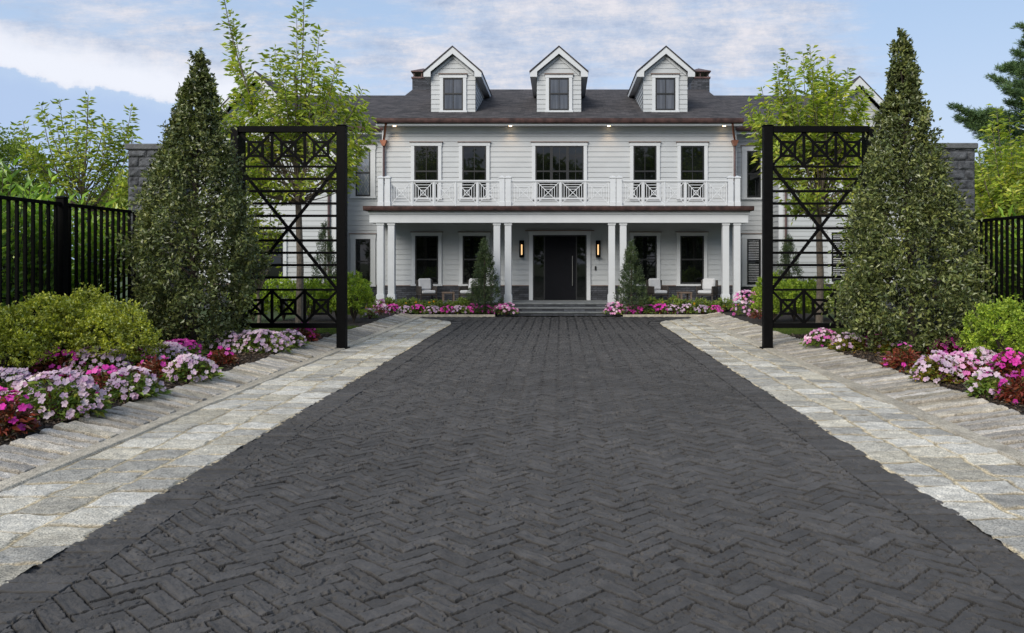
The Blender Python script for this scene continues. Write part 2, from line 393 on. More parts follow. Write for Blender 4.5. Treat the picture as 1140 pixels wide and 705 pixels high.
def grid(name, X0, X1, nx, ys, fn, mat, base=None):
    """X0,X1: functions of Y giving the lateral limits"""
    t = np.linspace(0, 1, nx)[None, :]; Yg = np.broadcast_to(ys[:, None], (len(ys), nx))
    a = X0(ys)[:, None]; b = X1(ys)[:, None]; Xg = a+(b-a)*t
    dY = np.gradient(ys)[:, None]
    jw = np.broadcast_to(np.maximum(.0065, dY*.45), Xg.shape)
    h, c = fn(Xg, Yg, jw)
    fade = .3
    V = np.stack([Xg, Yg, h], -1).reshape(-1, 3)
    q = (np.arange(len(ys)-1)[:, None]*nx+np.arange(nx-1)[None, :]).ravel()
    Fc = np.stack([q, q+1, q+1+nx, q+nx], -1)
    return V, Fc, c.reshape(-1, 3)
def paving(name, X0, X1, dx, fn, mat, y0=2.4, y1=YEND, k=.36):
    Vs = []; Fs = []; Cs = []; o = 0
    w = float(np.max(X1(np.array([10.]))-X0(np.array([10.]))))
    for a, b, kk, d in ((y0, 10., k, dx), (10., y1, k*.8, dx*2.2)):
        V, Fc, c = grid(name, X0, X1, max(3, int(w/d)), rows(a, b, kk), fn, mat)
        Vs.append(V); Fs.append(Fc+o); Cs.append(c); o += len(V)
    ob = mesh_np(name, np.concatenate(Vs), np.concatenate(Fs), mat, None, False, np.concatenate(Cs))
    return tag(ob, kind='structure')
K = lambda v: (lambda Y: np.full_like(Y, v))
wv = lambda Y: .022*(fbm(Y*2.3, Y*0, 3, 77)-.5)*2
paving('driveway', lambda Y: XDL-spread(Y)-.03+wv(Y), lambda Y: XDR+spread(Y)+.03+wv(Y+40), .0072, brick_h, M['drive'])
cl = lambda v, lim: np.maximum(v, lim)
paving('granite_paving', K(-4.85), lambda Y: np.minimum(-4.0*0+XDL-spread(Y)+wv(Y), XDL+1) if False else np.maximum(XDL-spread(Y)-.0+wv(Y), -4.79), .014, granite_h, M['granite'])
paving('granite_paving', lambda Y: np.minimum(XDR+spread(Y)+wv(Y+40), 4.51), K(4.57), .014, granite_h, M['granite'])
paving('kerb', K(-5.03), K(-4.795), .009, kerb_h, M['granite'])
paving('kerb', K(4.515), K(4.78), .009, kerb_h, M['granite'])
paving('granite_edging', K(-XO-.02), K(-4.98), .014, edge_h, M['granite'])
paving('granite_edging', K(4.73), K(XO+.02), .014, edge_h, M['granite'])
# ------------------------------------------------------------------ ground
def sheet(name, x0, x1, y0, y1, z, mat, n=(2, 2), amp=0, fr=3, seed=1, edge=0):
    xs = np.linspace(x0, x1, n[0]); ys = np.linspace(y0, y1, n[1]); Xg, Yg = np.meshgrid(xs, ys)
    Z = z+amp*(fbm(Xg*fr, Yg*fr, 4, seed)-.5)+0*Xg
    if edge: Z = Z-edge*(np.exp(-np.abs(np.abs(Xg)-XO)/.06))
    V = np.stack([Xg, Yg, Z], -1).reshape(-1, 3)
    q = (np.arange(n[1]-1)[:, None]*n[0]+np.arange(n[0]-1)[None, :]).ravel()
    return tag(mesh_np(name, V, np.stack([q, q+1, q+1+n[0], q+n[0]], -1), mat, None, True), kind='structure')
sheet('ground', -400, 400, -300, 600, -.06, M['lawn'])
sheet('road', -40, 40, -14, 2.38, -.03, M['drive'])  # asphalt the photographer stands on
bedz = .135
sheet('planting_bed', -9.6, -XO, 2.4, 20.3, bedz-.01, M['soil'], (150, 420), .09, 4, 5, .03)
sheet('planting_bed', XO, 9.9, 2.4, 20.0, bedz-.01, M['soil'], (150, 420), .09, 4, 6, .03)
sheet('planting_bed', -8.6, -XO, 22.6, 29.2, bedz-.02, M['soil'], (60, 120), .07, 3, 7, .03)
sheet('planting_bed', XO, 8.6, 22.2, 29.2, bedz-.02, M['soil'], (60, 120), .07, 3, 8, .03)
sheet('lawn', -30, -XO, 20.3, 22.6, .10, M['lawn'], (120, 30), .05, 3, 9)
sheet('lawn', XO, 30, 20.0, 22.2, .10, M['lawn'], (120, 30), .05, 3, 10)
sheet('lawn', -30, -8.6, 22.6, 31.2, .10, M['lawn'], (60, 30), .05, 2, 11)
sheet('lawn', 8.6, 30, 22.2, 31.2, .10, M['lawn'], (60, 30), .05, 2, 12)
sheet('lawn', -30, -9.6, 2.4, 20.3, .08, M['lawn'], (60, 60), .08, 1, 13)
sheet('lawn', 9.9, 30, 2.4, 20.0, .08, M['lawn'], (60, 60), .08, 1, 14)
def chips(x0, x1, y0, y1, n, z):
    P = np.stack([RNG.uniform(x0, x1, n), RNG.uniform(y0, y1, n), np.zeros(n)], -1)
    P[:, 2] = z+RNG.uniform(-.01, .045, n)
    A = RNG.normal(size=(n, 3))*np.array([1, 1, .35]); L = RNG.uniform(.02, .075, n)
    o = leaf_obj('mulch_chips', P, A, L, L*RNG.uniform(.25, .5, n), M['chip'], None)
    tag(o, None, None, None, 'stuff'); return o
tag(chips(-7.4, -5.62, 4, 20.2, 26000, bedz), 'dark bark mulch covering the bed at the left of the drive', 'mulch')
tag(chips(5.62, 7.4, 4, 19.9, 26000, bedz), 'dark bark mulch covering the bed at the right of the drive', 'mulch')
def litter(x0, x1, y0, y1, n, z, label):
    P = np.stack([RNG.uniform(x0, x1, n), RNG.uniform(y0, y1, n), np.full(n, z)+RNG.uniform(.03, .05, n)], -1)
    o = leaf_obj('fallen_leaves', P, RNG.normal(size=(n, 3))*np.array([1, 1, .15]), RNG.uniform(.05, .09, n), .035, M['litter'], None); tag(o, label, 'fallen leaves', None, 'stuff')
litter(5.64, 7.0, 7, 19, 70, bedz, 'scattered orange and yellow fallen leaves on the right mulch')
litter(-7.0, -5.64, 7, 19, 60, bedz, 'scattered fallen leaves and petals on the left mulch')
def grass(x0, x1, y0, y1, n, z):
    P = np.stack([RNG.uniform(x0, x1, n), RNG.uniform(y0, y1, n), np.full(n, z)], -1)
    A = RNG.normal(size=(n, 3))*np.array([.5, .5, .1])+np.array([0, 0, 1.])
    o = leaf_obj('grass', P, A, RNG.uniform(.04, .09, n), .010, M['grass'], None); tag(o, kind='stuff'); return o
tag(grass(5.62, 9, 20.0, 22.2, 16000, .10), 'short green grass behind the right gate', 'grass')
tag(grass(-9, -5.62, 20.3, 22.6, 16000, .10), 'short green grass behind the left gate', 'grass')

# ------------------------------------------------------------------ house
HX = -.05
H = thing('house', 'large white clapboard house with dark roof, three dormers and a front porch', 'house', (HX, 31.5, 0))
HO = (HX, 31.5, 0)
def hp(mb, name, mats, parent=None, bevel=0, label=None, smooth=False):
    o = mb.build(name, mats, parent or H, HO, bevel, smooth)
    if label: o['label'] = label
    return o
def siding(mb, x0, x1, z0, z1, y, lim=None, course=.2, back=.0, m=0):
    """lapped boards facing -Y; lim(z) gives (xa, xb)"""
    z = z0
    while z < z1-1e-4:
        zt = min(z+course, z1)
        a0, b0 = lim(z) if lim else (x0, x1); a1, b1 = lim(zt) if lim else (x0, x1)
        if b0 > a0:
            mb.add([(a0, y-.024, z), (b0, y-.024, z), (b1, y-.004, zt), (a1, y-.004, zt), (a0, y, z), (b0, y, z)],
                   [(0, 1, 2, 3), (4, 5, 1, 0)], m)
        z = zt
def siding_side(mb, y0, y1, z0, z1, x, sg, lim=None, course=.2):
    z = z0
    while z < z1-1e-4:
        zt = min(z+course, z1)
        a0, b0 = lim(z) if lim else (y0, y1); a1, b1 = lim(zt) if lim else (y0, y1)
        if b0 > a0:
            vs = [(x+sg*.024, a0, z), (x+sg*.024, b0, z), (x+sg*.004, b1, zt), (x+sg*.004, a1, zt), (x, a0, z), (x, b0, z)]
            fs = [(0, 1, 2, 3), (4, 5, 1, 0)] if sg > 0 else [(3, 2, 1, 0), (0, 1, 5, 4)]
            mb.add(vs, fs)
        z = zt
YW = 31.5           # main wall plane
XM = 6.83           # half width of main block
def window(x0, x1, z0, z1, y, cols=1, muntin=0, mid=True, glassm='glass', diamonds=False, blinds=False, tw=.13, parent=None, join=False, label=None, cap=True):
    """black sash with glass inside white trim boards"""
    x0 += HX+.05; x1 += HX+.05
    t = MB()
    t.box(x0-tw, x0, y-.075, y+.01, z0-.02, z1)
    t.box(x1, x1+tw, y-.075, y+.01, z0-.02, z1)
    t.box(x0-tw-.02, x1+tw+.02, y-.085, y+.01, z1, z1+tw)
    t.box(x0-tw-.03, x1+tw+.03, y-.11, y+.01, z0-.09, z0-.02)
    if cap: t.box(x0-tw-.05, x1+tw+.05, y-.12, y+.01, z1+tw, z1+tw+.035, 1)
    s = MB(); fw = .055
    W = (x1-x0)/cols
    for c in range(cols):
        a = x0+W*c; b = a+W
        s.box(a, a+fw, y-.055, y-.02, z0, z1); s.box(b-fw, b, y-.055, y-.02, z0, z1)
        s.box(a+fw, b-fw, y-.055, y-.02, z1-fw, z1); s.box(a+fw, b-fw, y-.055, y-.02, z0, z0+fw)
        zm = (z0+z1)/2+.01
        if mid: s.box(a+fw, b-fw, y-.06, y-.02, zm-.03, zm+.03)
        if muntin:
            for k in range(muntin):
                xm = a+W*(k+1)/(muntin+1); s.box(xm-.013, xm+.013, y-.048, y-.02, z0+fw, z1-fw)
        if diamonds:
            for zz0, zz1 in ((z0+fw, zm-.03), (zm+.03, z1-fw)):
                hh = zz1-zz0; ww = b-a-2*fw; n = 2
                for k in range(-4, 7):
                    for sg in (1, -1):
                        # lines x = a+fw + (k/n)*ww +- z
                        p = []
                        for q in np.linspace(0, 1, 25):
                            xx = (k/n)*ww+sg*q*hh*.55
                            if 0 <= xx <= ww: p.append((a+fw+xx, zz0+q*hh))
                        if len(p) > 1: s.bar((p[0][0], y-.034, p[0][1]), (p[-1][0], y-.034, p[-1][1]), .010, .008, 1)
    g = MB(); g.box(x0+.01, x1-.01, y-.032, y-.024, z0+.01, z1-.01)
    if blinds:
        z = z0+.1
        while z < z1-.08:
            if abs(z-(z0+z1)/2) > .06: s.box(x0+fw+.02, x1-fw-.02, y-.038, y-.034, z, z+.028, 2)
            z += .07
    if join:
        o = len(t.v)
        t.v += s.v; t.f += [tuple(i+o for i in f) for f in s.f]; t.m += [2+0*m_ for m_ in s.m]
        o = len(t.v)
        t.v += g.v; t.f += [tuple(i+o for i in f) for f in g.f]; t.m += [3]*len(g.m)
        return hp(t, 'window', [M['trim'], M['flash'], M['sash'], M[glassm]], parent)
    w = hp(t, 'window', [M['trim'], M['flash']], parent, label=label)
    hp(s, 'sash', [M['sash'], M['steel'], M['cushion']], w); hp(g, 'pane', M[glassm], w)
    return w
# main block walls
w = MB()
siding(w, HX-XM, HX+XM, 1.0, 7.0, YW)
siding_side(w, YW, 46, 1.0, 7.0, HX-XM, -1); siding_side(w, YW, 46, 1.0, 7.0, HX+XM, 1)
w.box(HX-XM+.01, HX+XM-.01, YW+.001, 45.9, .1, 7.1)
hp(w, 'wall', M['siding'], label='clapboard wall of the tall middle block behind the porch')
w = MB()
for sx in (-1, 1):
    w.box(HX+sx*XM-.07, HX+sx*XM+.07, YW-.035, YW+.1, 1.0, 7.02)
w.box(HX-XM-.02, HX+XM+.02, YW-.05, YW+.01, 6.93, 7.22)
hp(w, 'corner_board', M['trim'])
for q0, q1, sd_ in ((HX-XM, PX(593.3, YW)-.152, 'left'), (PX(653, YW)+.152, HX+XM, 'right')):
    w = MB(); w.box(q0, q1, YW-.06, YW+.02, 0, .97); w.box(q0, q1, YW-.06-.03, YW+.02, .97, 1.0, 1)
    hp(w, 'stone_base', [M['slate'], M['flash']], label='dark stone wainscot on the porch wall %s of the door' % sd_)
# main roof
RE, RZ, RR, RRZ = 30.85, 7.38, 38.6, 10.12
w = MB()
def roofslab(mb, x0, x1, ye, ze, yr, zr, yb, zb, th=.14, m=0):
    mb.add([(x0, ye, ze), (x1, ye, ze), (x1, yr, zr), (x0, yr, zr), (x1, yb, zb), (x0, yb, zb),
            (x0, ye, ze-th), (x1, ye, ze-th), (x1, yr, zr-th), (x0, yr, zr-th), (x1, yb, zb-th), (x0, yb, zb-th)],
           [(0, 1, 2, 3), (3, 2, 4, 5), (7, 6, 9, 8), (8, 9, 11, 10), (0, 6, 7, 1), (5, 4, 10, 11),
            (1, 7, 8, 2), (2, 8, 10, 4), (0, 3, 9, 6), (3, 5, 11, 9)], m)
roofslab(w, HX-XM-.18, HX+XM+.18, RE, RZ, RR, RRZ, 46.4, 7.36)
roof = hp(w, 'roof', M['shingle'], label='dark shingle roof of the middle block')
# gable end fills, soffit
w = MB()
w.add([(HX-XM, YW, 7.0), (HX-XM, 46, 7.0), (HX-XM, RR, RRZ-.16)], [(0, 1, 2)])
w.add([(HX+XM, YW, 7.0), (HX+XM, 46, 7.0), (HX+XM, RR, RRZ-.16)], [(0, 2, 1)])
hp(w, 'gable_end', M['siding'])
w = MB(); w.box(HX-XM-.18, HX+XM+.18, 30.95, YW+.0, 7.16, 7.215)
hp(w, 'soffit', M['trim'])
def gutter(mb, x0, x1, y, z, r=.075):
    prof = [(0, r*1.4), (-.012, 0), (-.03, -r*.5), (-.075, -r), (-.12, -r*.6), (-.14, r*.2), (-.15, r*1.4), (-.135, r*1.4), (-.10, -r*.1), (-.02, r*.1)]
    vs = [(x0, y+a, z+b) for a, b in prof]+[(x1, y+a, z+b) for a, b in prof]; n = len(prof)
    mb.add(vs, [(i, (i+1) % n, (i+1) % n+n, i+n) for i in range(n)]+[tuple(range(n))[::-1], tuple(range(n, 2*n))])
w = MB(); gutter(w, HX-XM-.2, HX+XM+.2, 30.93, 7.28); hp(w, 'gutter', M['copper'])
w = MB(); w.box(HX-XM-.18, HX+XM+.18, 30.931, 30.97, 7.13, 7.25); hp(w, 'fascia', M['trim'])
# downspouts of the main block
for sx in (-1, 1):
    X = HX+sx*(XM-.02)
    w = MB(); w.tube([(X-sx*.18, 30.9, 7.2), (X-sx*.1, 31.15, 6.95), (X-sx*0, 31.36, 6.62)], [.045]*3, 8, 1)
    w.prism([(X-.13, 6.62), (X+.13, 6.62), (X+.10, 6.52), (X+.05, 6.40), (X-.05, 6.40), (X-.10, 6.52)], 31.26, 31.46, 1)
    w.tube([(X, 31.38, 6.42), (X, 31.38, 4.0)], [.045, .045], 8, 0)
    hp(w, 'downspout', [M['copper2'], M['copperb']])
# second floor windows
S2 = .035
for a, b in ((461.5, 488), (514.8, 541.5), (705, 730.7), (757.6, 783.8)):
    window(PX(a, YW), PX(b, YW), 4.42, 6.42, YW, muntin=1)
window(PX(596, YW), PX(649.7, YW), 4.42, 6.42, YW, cols=3, muntin=1, label='wide three part window above the front door')
# first floor windows
for a, b in ((462.4, 488.2), (515.2, 541.4), (705.2, 731), (757, 783.4)):
    window(PX(a, YW), PX(b, YW), 1.06, 2.92, YW)
# wings
YG = 33.2
for sx in (-1, 1):
    w = MB(); xa, xb = sorted((HX+sx*XM, HX+sx*14))
    siding(w, xa, xb, 1.0, 7.1, YG); w.box(xa, xb, YG+.001, 47, .05, 7.2)
    siding_side(w, YG, 47, 1., 7.1, HX+sx*14, sx)
    hp(w, 'wall', M['siding'], label='clapboard wall of the set back %s wing' % ('left' if sx < 0 else 'right'))
    w = MB(); w.box(xa, xb, YG-.06, YG+.02, 0, .92); w.box(xa, xb, YG-.09, YG+.02, .92, .95, 1); hp(w, 'stone_base', [M['slate'], M['flash']])
    w = MB(); a, b = (xa-.2, xb-.2) if sx < 0 else (xa+.2, xb+.2)
    roofslab(w, xa-(.3 if sx < 0 else -.0), xb+(.3 if sx > 0 else 0), 32.6, 7.36, 40.8, 10.28, 49, 7.3)
    hp(w, 'roof', M['shingle'], label='lower shingle roof over the %s wing' % ('left' if sx < 0 else 'right'))
    w = MB(); gutter(w, *sorted((HX+sx*(XM+.03), HX+sx*14.2)), 32.68, 7.25); hp(w, 'gutter', M['copper'])
    w = MB(); w.box(xa, xb, 32.7, YG, 7.08, 7.2); w.box(xa, xb, YG-.05, YG+.01, 6.85, 7.08); hp(w, 'soffit', M['trim'])
a, b = PX(396.2, YG), PX(412.8, YG)
window(a, b, 4.6, 6.5, YG, glassm='glassb', diamonds=True, tw=.2, label='narrow leaded upper window of the left wing')
window(a, b, .98, 2.84, YG, tw=.2)
a, b = PX(831.2, YG), PX(846.6, YG)
window(a, b, 4.55, 6.45, YG, tw=.2)
window(a, b, .98, 2.84, YG, tw=.2, blinds=True, label='narrow lower window with white slatted blind in the right wing')
# gabled end pavilions
YP = 31.3
for sx, cx, pz in ((-1, PX(285.3, 31), 9.22), (1, PX(955.6, 31), 9.02)):
    hw = 2.9; sl = 1.03
    side = 'left' if sx < 0 else 'right'
    wz = pz-.3-hw*sl
    w = MB(); siding(w, cx-hw, cx+hw, 1.1, wz, YP)
    siding(w, 0, 0, wz, pz-.35, YP, lim=lambda z: (cx-(pz-.3-z)/sl, cx+(pz-.3-z)/sl))
    siding_side(w, YP, 44, 1.1, wz, cx-hw, -1); siding_side(w, YP, 44, 1.1, wz, cx+hw, 1)
    w.prism([(cx-hw+.01, .1), (cx+hw-.01, .1), (cx+hw-.01, wz), (cx, pz-.32), (cx-hw+.01, wz)], YP+.001, 43.9)
    hp(w, 'wall', M['siding'], label='clapboard gable wall of the %s pavilion' % side)
    w = MB(); w.box(cx-hw, cx+hw, YP-.06, YP+.02, 0, 1.03); w.box(cx-hw, cx+hw, YP-.09, YP+.02, 1.03, 1.07, 1); hp(w, 'stone_base', [M['slate'], M['flash']])
    w = MB()
    for s2 in (-1, 1):
        xe = cx+s2*3.17
        P = [(cx, pz), (xe, pz-3.17*sl), (xe-s2*.03, pz-3.17*sl-.05), (cx, pz-.055)]
        w.prism(P if s2 > 0 else P[::-1], YP-.45, 44)
    hp(w, 'roof', M['shingle'], label='steep gable roof of the %s pavilion' % side)
    w = MB()
    for s2 in (-1, 1):
        xe = cx+s2*3.12
        P = [(cx, pz-.06), (xe, pz-.06-3.12*sl), (xe, pz-.34-3.12*sl), (cx, pz-.34)]
        w.prism(P if s2 > 0 else P[::-1], YP-.44, YP-.38)
        P = [(cx, pz-.34), (cx+s2*2.88, pz-.34-2.88*sl), (cx+s2*2.88, pz-.55-2.88*sl), (cx, pz-.55)]
        w.prism(P if s2 > 0 else P[::-1], YP-.06, YP-.024)
        xe = cx+s2*3.11
        w.add([(cx, YP-.37, pz-.10), (xe, YP-.37, pz-.10-3.11*sl), (xe, YP+.0, pz-.10-3.11*sl), (cx, YP, pz-.10)], [(0, 1, 2, 3)])
        w.box(*sorted((xe, cx+s2*(hw+.0))), YP-.37, 33.2, pz-.34-3.12*sl, pz-.30-3.12*sl); w.box(*sorted((xe, xe+s2*.02)), YP-.37, 33.2, pz-.34-3.12*sl, pz-.07-3.12*sl)
        w.box(cx+s2*hw-.08, cx+s2*hw+.08, YP-.035, YP+.08, 1.1, wz-.1)
    hp(w, 'rake_board', M['trim'])
    window(cx-.95, cx+.95, 1.15, 3.05, YP, cols=3, label='three part ground floor window of the %s pavilion' % side, blinds=(sx > 0))
    window(cx-.5, cx+.5, 4.7, 6.5, YP, muntin=1)
    w = MB(); X = cx-sx*(hw-.18); w.tube([(X, YP-.09, wz-.1), (X, YP-.09, .3)], [.05, .05], 8); hp(w, 'downspout', M['copper2'])
# dormers
for i, px in enumerate((504.6, 622.3, 740.6)):
    cx = PX(px, 32.36); Yf = 32.36; hw = .885; bz = 7.86; pz = 10.50; sl = .86
    ez = pz-.28-hw*sl
    nm = ('left', 'middle', 'right')[i]
    w = MB(); siding(w, cx-hw, cx+hw, bz-.02, ez, Yf, course=.19)
    siding(w, 0, 0, ez, pz-.3, Yf, lim=lambda z: (cx-(pz-.28-z)/sl, cx+(pz-.28-z)/sl), course=.19)
    for s2 in (-1, 1):
        siding_side(w, Yf, 38, bz-.3, ez, cx+s2*hw, s2, lim=lambda z: (Yf, 31+(z-7.30)/.3535), course=.19)
    w.prism([(cx-hw+.01, 7.7), (cx+hw-.01, 7.7), (cx+hw-.01, ez), (cx, pz-.3), (cx-hw+.01, ez)], Yf+.002, 38.3)
    d = hp(w, 'dormer', M['siding'], label='%s roof dormer with a pointed gable' % nm)
    w = MB()
    for s2 in (-1, 1):
        e = 1.18; P = [(cx, pz), (cx+s2*e, pz-e*sl), (cx+s2*(e-.03), pz-e*sl-.055), (cx, pz-.06)]
        w.prism(P if s2 > 0 else P[::-1], Yf-.27, 38.4)
    hp(w, 'dormer_roof', M['shingle'], d)
    w = MB()
    for s2 in (-1, 1):
        e = 1.15
        P = [(cx, pz-.062), (cx+s2*e, pz-.062-e*sl), (cx+s2*e, pz-.062-e*sl-.19), (cx+s2*(e-.28), pz-.062-e*sl-.19), (cx+s2*(e-.28), pz-.062-e*sl+.02), (cx, pz-.32)]
        w.prism(P if s2 > 0 else P[::-1], Yf-.25, Yf-.19)
        P = [(cx, pz-.34), (cx+s2*.82, pz-.34-.82*sl), (cx+s2*.82, pz-.44-.82*sl), (cx, pz-.45)]
        w.prism(P if s2 > 0 else P[::-1], Yf-.05, Yf-.024)
        w.box(*sorted((cx+s2*hw, cx+s2*(e-.01))), Yf-.188, 36.9, pz-.25-e*sl, pz-.235-e*sl)      # soffit
        w.add([(cx+s2*(e), Yf-.19, pz-.062-e*sl), (cx+s2*e, 36.9, pz-.062-e*sl), (cx+s2*e, 36.9, pz-.25-e*sl), (cx+s2*e, Yf-.19, pz-.25-e*sl)], [(0, 1, 2, 3)])
        w.box(cx+s2*(hw-.05)-.05, cx+s2*(hw-.05)+.05+.0, Yf-.03, Yf+.02, bz-.02, ez) if False else None
    hp(w, 'rake_board', M['trim'], d)
    window(cx-.40, cx+.40, 7.97, 9.26, Yf, muntin=1, glassm='glassc', tw=.13, parent=d, join=True)
# chimneys
for cx in (-6.62, 6.66):
    w = MB(); w.box(cx-.44, cx+.44, 38.5, 39.5, 9, 10.62)
    w.box(cx-.48, cx+.48, 38.46, 39.54, 10.62, 10.70, 1)
    for a in (-.40, -.02, .36):
        for b in (38.54, 39.4): w.box(cx+a, cx+a+.05, b, b+.05, 10.70, 10.93, 1)
    w.box(cx-.5, cx+.5, 38.44, 39.56, 10.93, 10.98, 1)
    w.add([(cx-.5, 38.44, 10.98), (cx+.5, 38.44, 10.98), (cx+.5, 39.56, 10.98), (cx-.5, 39.56, 10.98), (cx, 39., 11.22)], [(0, 1, 4), (1, 2, 4), (2, 3, 4), (3, 0, 4)], 1)
    hp(w, 'chimney', [M['slate'], M['copper']], roof)
# porch
YB = 29.7
w = MB()
w.box(-6.98, 6.86, 29.3, YW-.06, 0, .375, 0)
w.box(-7.02, 6.90, 29.27, YW-.061, .375, .42, 1)
hp(w, 'porch_floor', [M['slate'], M['bluestone']])
w = MB()
for k, (yy, z) in enumerate(((28.95, .28), (28.6, .14))):
    w.box(-2.25-.0*k, 2.15, yy, 29.3-.001*k-(.35*k), z-.14, z-.04, 0); w.box(-2.28, 2.18, yy-.025, 29.3-.002-.35*k-(0 if k == 0 else 0), z-.04, z, 1)
hp(w, 'steps', [M['slate'], M['bluestone']], label='three stone steps up to the front door')
colx = [(420.3, 428), (432.3, 440.1), (549.8, 557), (562, 569.7), (677.4, 684.4), (690, 697.2), (803.6, 811.4), (816.2, 823.8)]
for a, b in colx:
    cx = PX((a+b)/2, YB); w = MB(); r = .12
    w.box(cx-r, cx+r, YB-r, YB+r, .72, 3.26); w.box(cx-r-.03, cx+r+.03, YB-r-.03, YB+r+.03, .42, .70)
    w.box(cx-r-.018, cx+r+.018, YB-r-.018, YB+r+.018, .70, .73); w.box(cx-r-.025, cx+r+.025, YB-r-.025, YB+r+.025, 3.26, 3.335)
    hp(w, 'porch_column', M['trim'], bevel=.006)
w = MB(); w.box(-6.98, 6.86, YB-.18, YB+.12, 3.34, 3.76); w.box(-6.98, -6.7, YB+.12, YW, 3.34, 3.76); w.box(6.58, 6.86, YB+.12, YW, 3.34, 3.76)
w.box(-7.03, 6.91, YB-.22, YB-.181, 3.66, 3.76); w.box(-6.69, 6.57, YB+.121, YW-.03, 3.42, 3.46)
hp(w, 'porch_beam', M['trim'], bevel=.004)
w = MB(); w.box(-7.1, 6.98, YB-.28, YW-.03, 3.76, 3.90); gutter(w, -7.16, 7.02, YB-.28, 3.84, .07)
hp(w, 'porch_gutter', M['copper'])
# balcony railing
posts = [(421, 427.6), (429, 434.8), (556, 562), (563.2, 569), (679, 685), (686.2, 692.4), (810, 816), (817.5, 823.8)]
for a, b in posts:
    cx = PX((a+b)/2, YB); w = MB(); w.box(cx-.095, cx+.095, YB-.095, YB+.095, 3.9, 4.98)
    w.box(cx-.11, cx+.11, YB-.11, YB+.11, 3.9, 4.12); w.box(cx-.12, cx+.12, YB-.12, YB+.12, 4.98, 5.03)
    w.add([(cx-.12, YB-.12, 5.03), (cx+.12, YB-.12, 5.03), (cx+.12, YB+.12, 5.03), (cx-.12, YB+.12, 5.03), (cx, YB, 5.08)], [(0, 1, 4), (1, 2, 4), (2, 3, 4), (3, 0, 4)])
    hp(w, 'balcony_post', M['rail'], bevel=.004)
for a, b, n in ((434.8, 556, 5), (569, 679, 4), (692.4, 810, 5)):
    x0, x1 = PX(a, YB), PX(b, YB); zb, zt = 4.05, 4.86
    w = MB(); w.box(x0, x1, YB-.05, YB+.05, 4.86, 4.915); w.box(x0, x1, YB-.03, YB+.03, zb-.05, zb)
    U = (x1-x0)/n
    for k in range(n):
        u0 = x0+U*k+.03; u1 = x0+U*(k+1)-.03
        if k: w.box(u0-.055, u0-.005, YB-.035, YB+.035, 3.92, zt)
        for ins in (0, .09, .18, .27):
            zi = ins*(zt-zb)/(u1-u0); t = .022 if ins else .03
            A, B, C_, D = u0+ins, u1-ins, zb+zi+.01, zt-zi-.01
            if B-A < .05: continue
            w.box(A, A+t, YB-.012, YB+.012, C_, D); w.box(B-t, B, YB-.012, YB+.012, C_, D)
            w.box(A+t, B-t, YB-.0125, YB+.0125, C_, C_+t); w.box(A+t, B-t, YB-.0125, YB+.0125, D-t, D)
        w.bar((u0, YB-.004, zb), (u1, YB-.004, zt), .026, .028); w.bar((u0, YB+.003, zt), (u1, YB+.003, zb), .026, .029)
    hp(w, 'balcony_railing', M['rail'])
for sx, px_ in ((-1, 424), (1, 820.6)):
    X = PX(px_, YB); w = MB(); w.box(X-.05, X+.05, YB+.1, YW-.04, 4.86, 4.915); w.box(X-.03, X+.03, YB+.1, YW-.04, 4.0, 4.05)
    for k in range(12): yy = YB+.2+k*.13; w.box(X-.012, X+.012, yy, yy+.024, 4.05, 4.86)
    hp(w, 'balcony_railing', M['rail'])
# door
x0, x1 = PX(593.3, YW), PX(653, YW)
w = MB(); zt = 2.95
w.box(x0-.15, x0, YW-.10, YW+.01, .42, zt); w.box(x1, x1+.15, YW-.10, YW+.01, .42, zt); w.box(x0-.17, x1+.17, YW-.11, YW+.01, zt, zt+.15)
w.box(x0-.3, x1+.3, YW-.16, YW+.01, zt+.15, zt+.19, 1)
fr = hp(w, 'door_frame', [M['trim'], M['flash']])
w = MB(); xa, xb = PX(606.8, YW), PX(641, YW)
w.box(x0, x0+.05, YW-.09, YW-.03, .42, zt); w.box(x1-.05, x1, YW-.09, YW-.03, .42, zt)
w.box(xa-.05, xa, YW-.09, YW-.03, .42, zt-.05); w.box(xb, xb+.05, YW-.09, YW-.03, .42, zt-.05); w.box(x0+.05, x1-.05, YW-.091, YW-.03, zt-.05, zt)
hp(w, 'mullion', M['sash'], fr)
for q0, q1 in ((x0+.05, xa-.05), (xb+.05, x1-.05)):
    w = MB(); w.box(q0, q1, YW-.075, YW-.065, .43, zt-.05); hp(w, 'sidelight', M['glass'], fr)
w = MB(); n = 9
for k in range(n):
    a = xa+(xb-xa)*k/n; w.box(a+.004, a+(xb-xa)/n-.004, YW-.085, YW-.07, .44, zt-.055)
w.box(xa, xb, YW-.07, YW-.062, .43, zt-.052)
dr = hp(w, 'door', M['door'], label='wide charcoal pivot door of vertical boards')
w = MB(); hx = PX(637.3, YW); w.tube([(hx, YW-.14, .98), (hx, YW-.14, 2.14)], [.017, .017], 8)
for z in (1.1, 2.02): w.tube([(hx, YW-.14, z), (hx, YW-.08, z)], [.01, .01], 6)
hp(w, 'door_handle', M['steel'], dr)
w = MB(); bx = PX(663, YW); w.box(bx-.035, bx+.035, YW-.055, YW-.02, 1.58, 1.74); hp(w, 'doorbell', M['sash'], bevel=.006)
# downlights
for k, px in enumerate((439.5, 568.3, 677.7, 806)):
    X = PX(px, 31.25); w = MB(); w.tube([(X, 31.2, 7.161), (X, 31.2, 7.14)], [.06, .06], 14); hp(w, 'downlight', M['down'])
    l = bpy.data.lights.new('downlight_glow', 'SPOT'); l.energy = 9; l.color = (1, .62, .3); l.spot_size = 1.9; l.spot_blend = .7; l.shadow_soft_size = .05
    lo = bpy.data.objects.new('downlight_glow', l); COL.objects.link(lo); lo.location = (X, 31.2, 7.12)
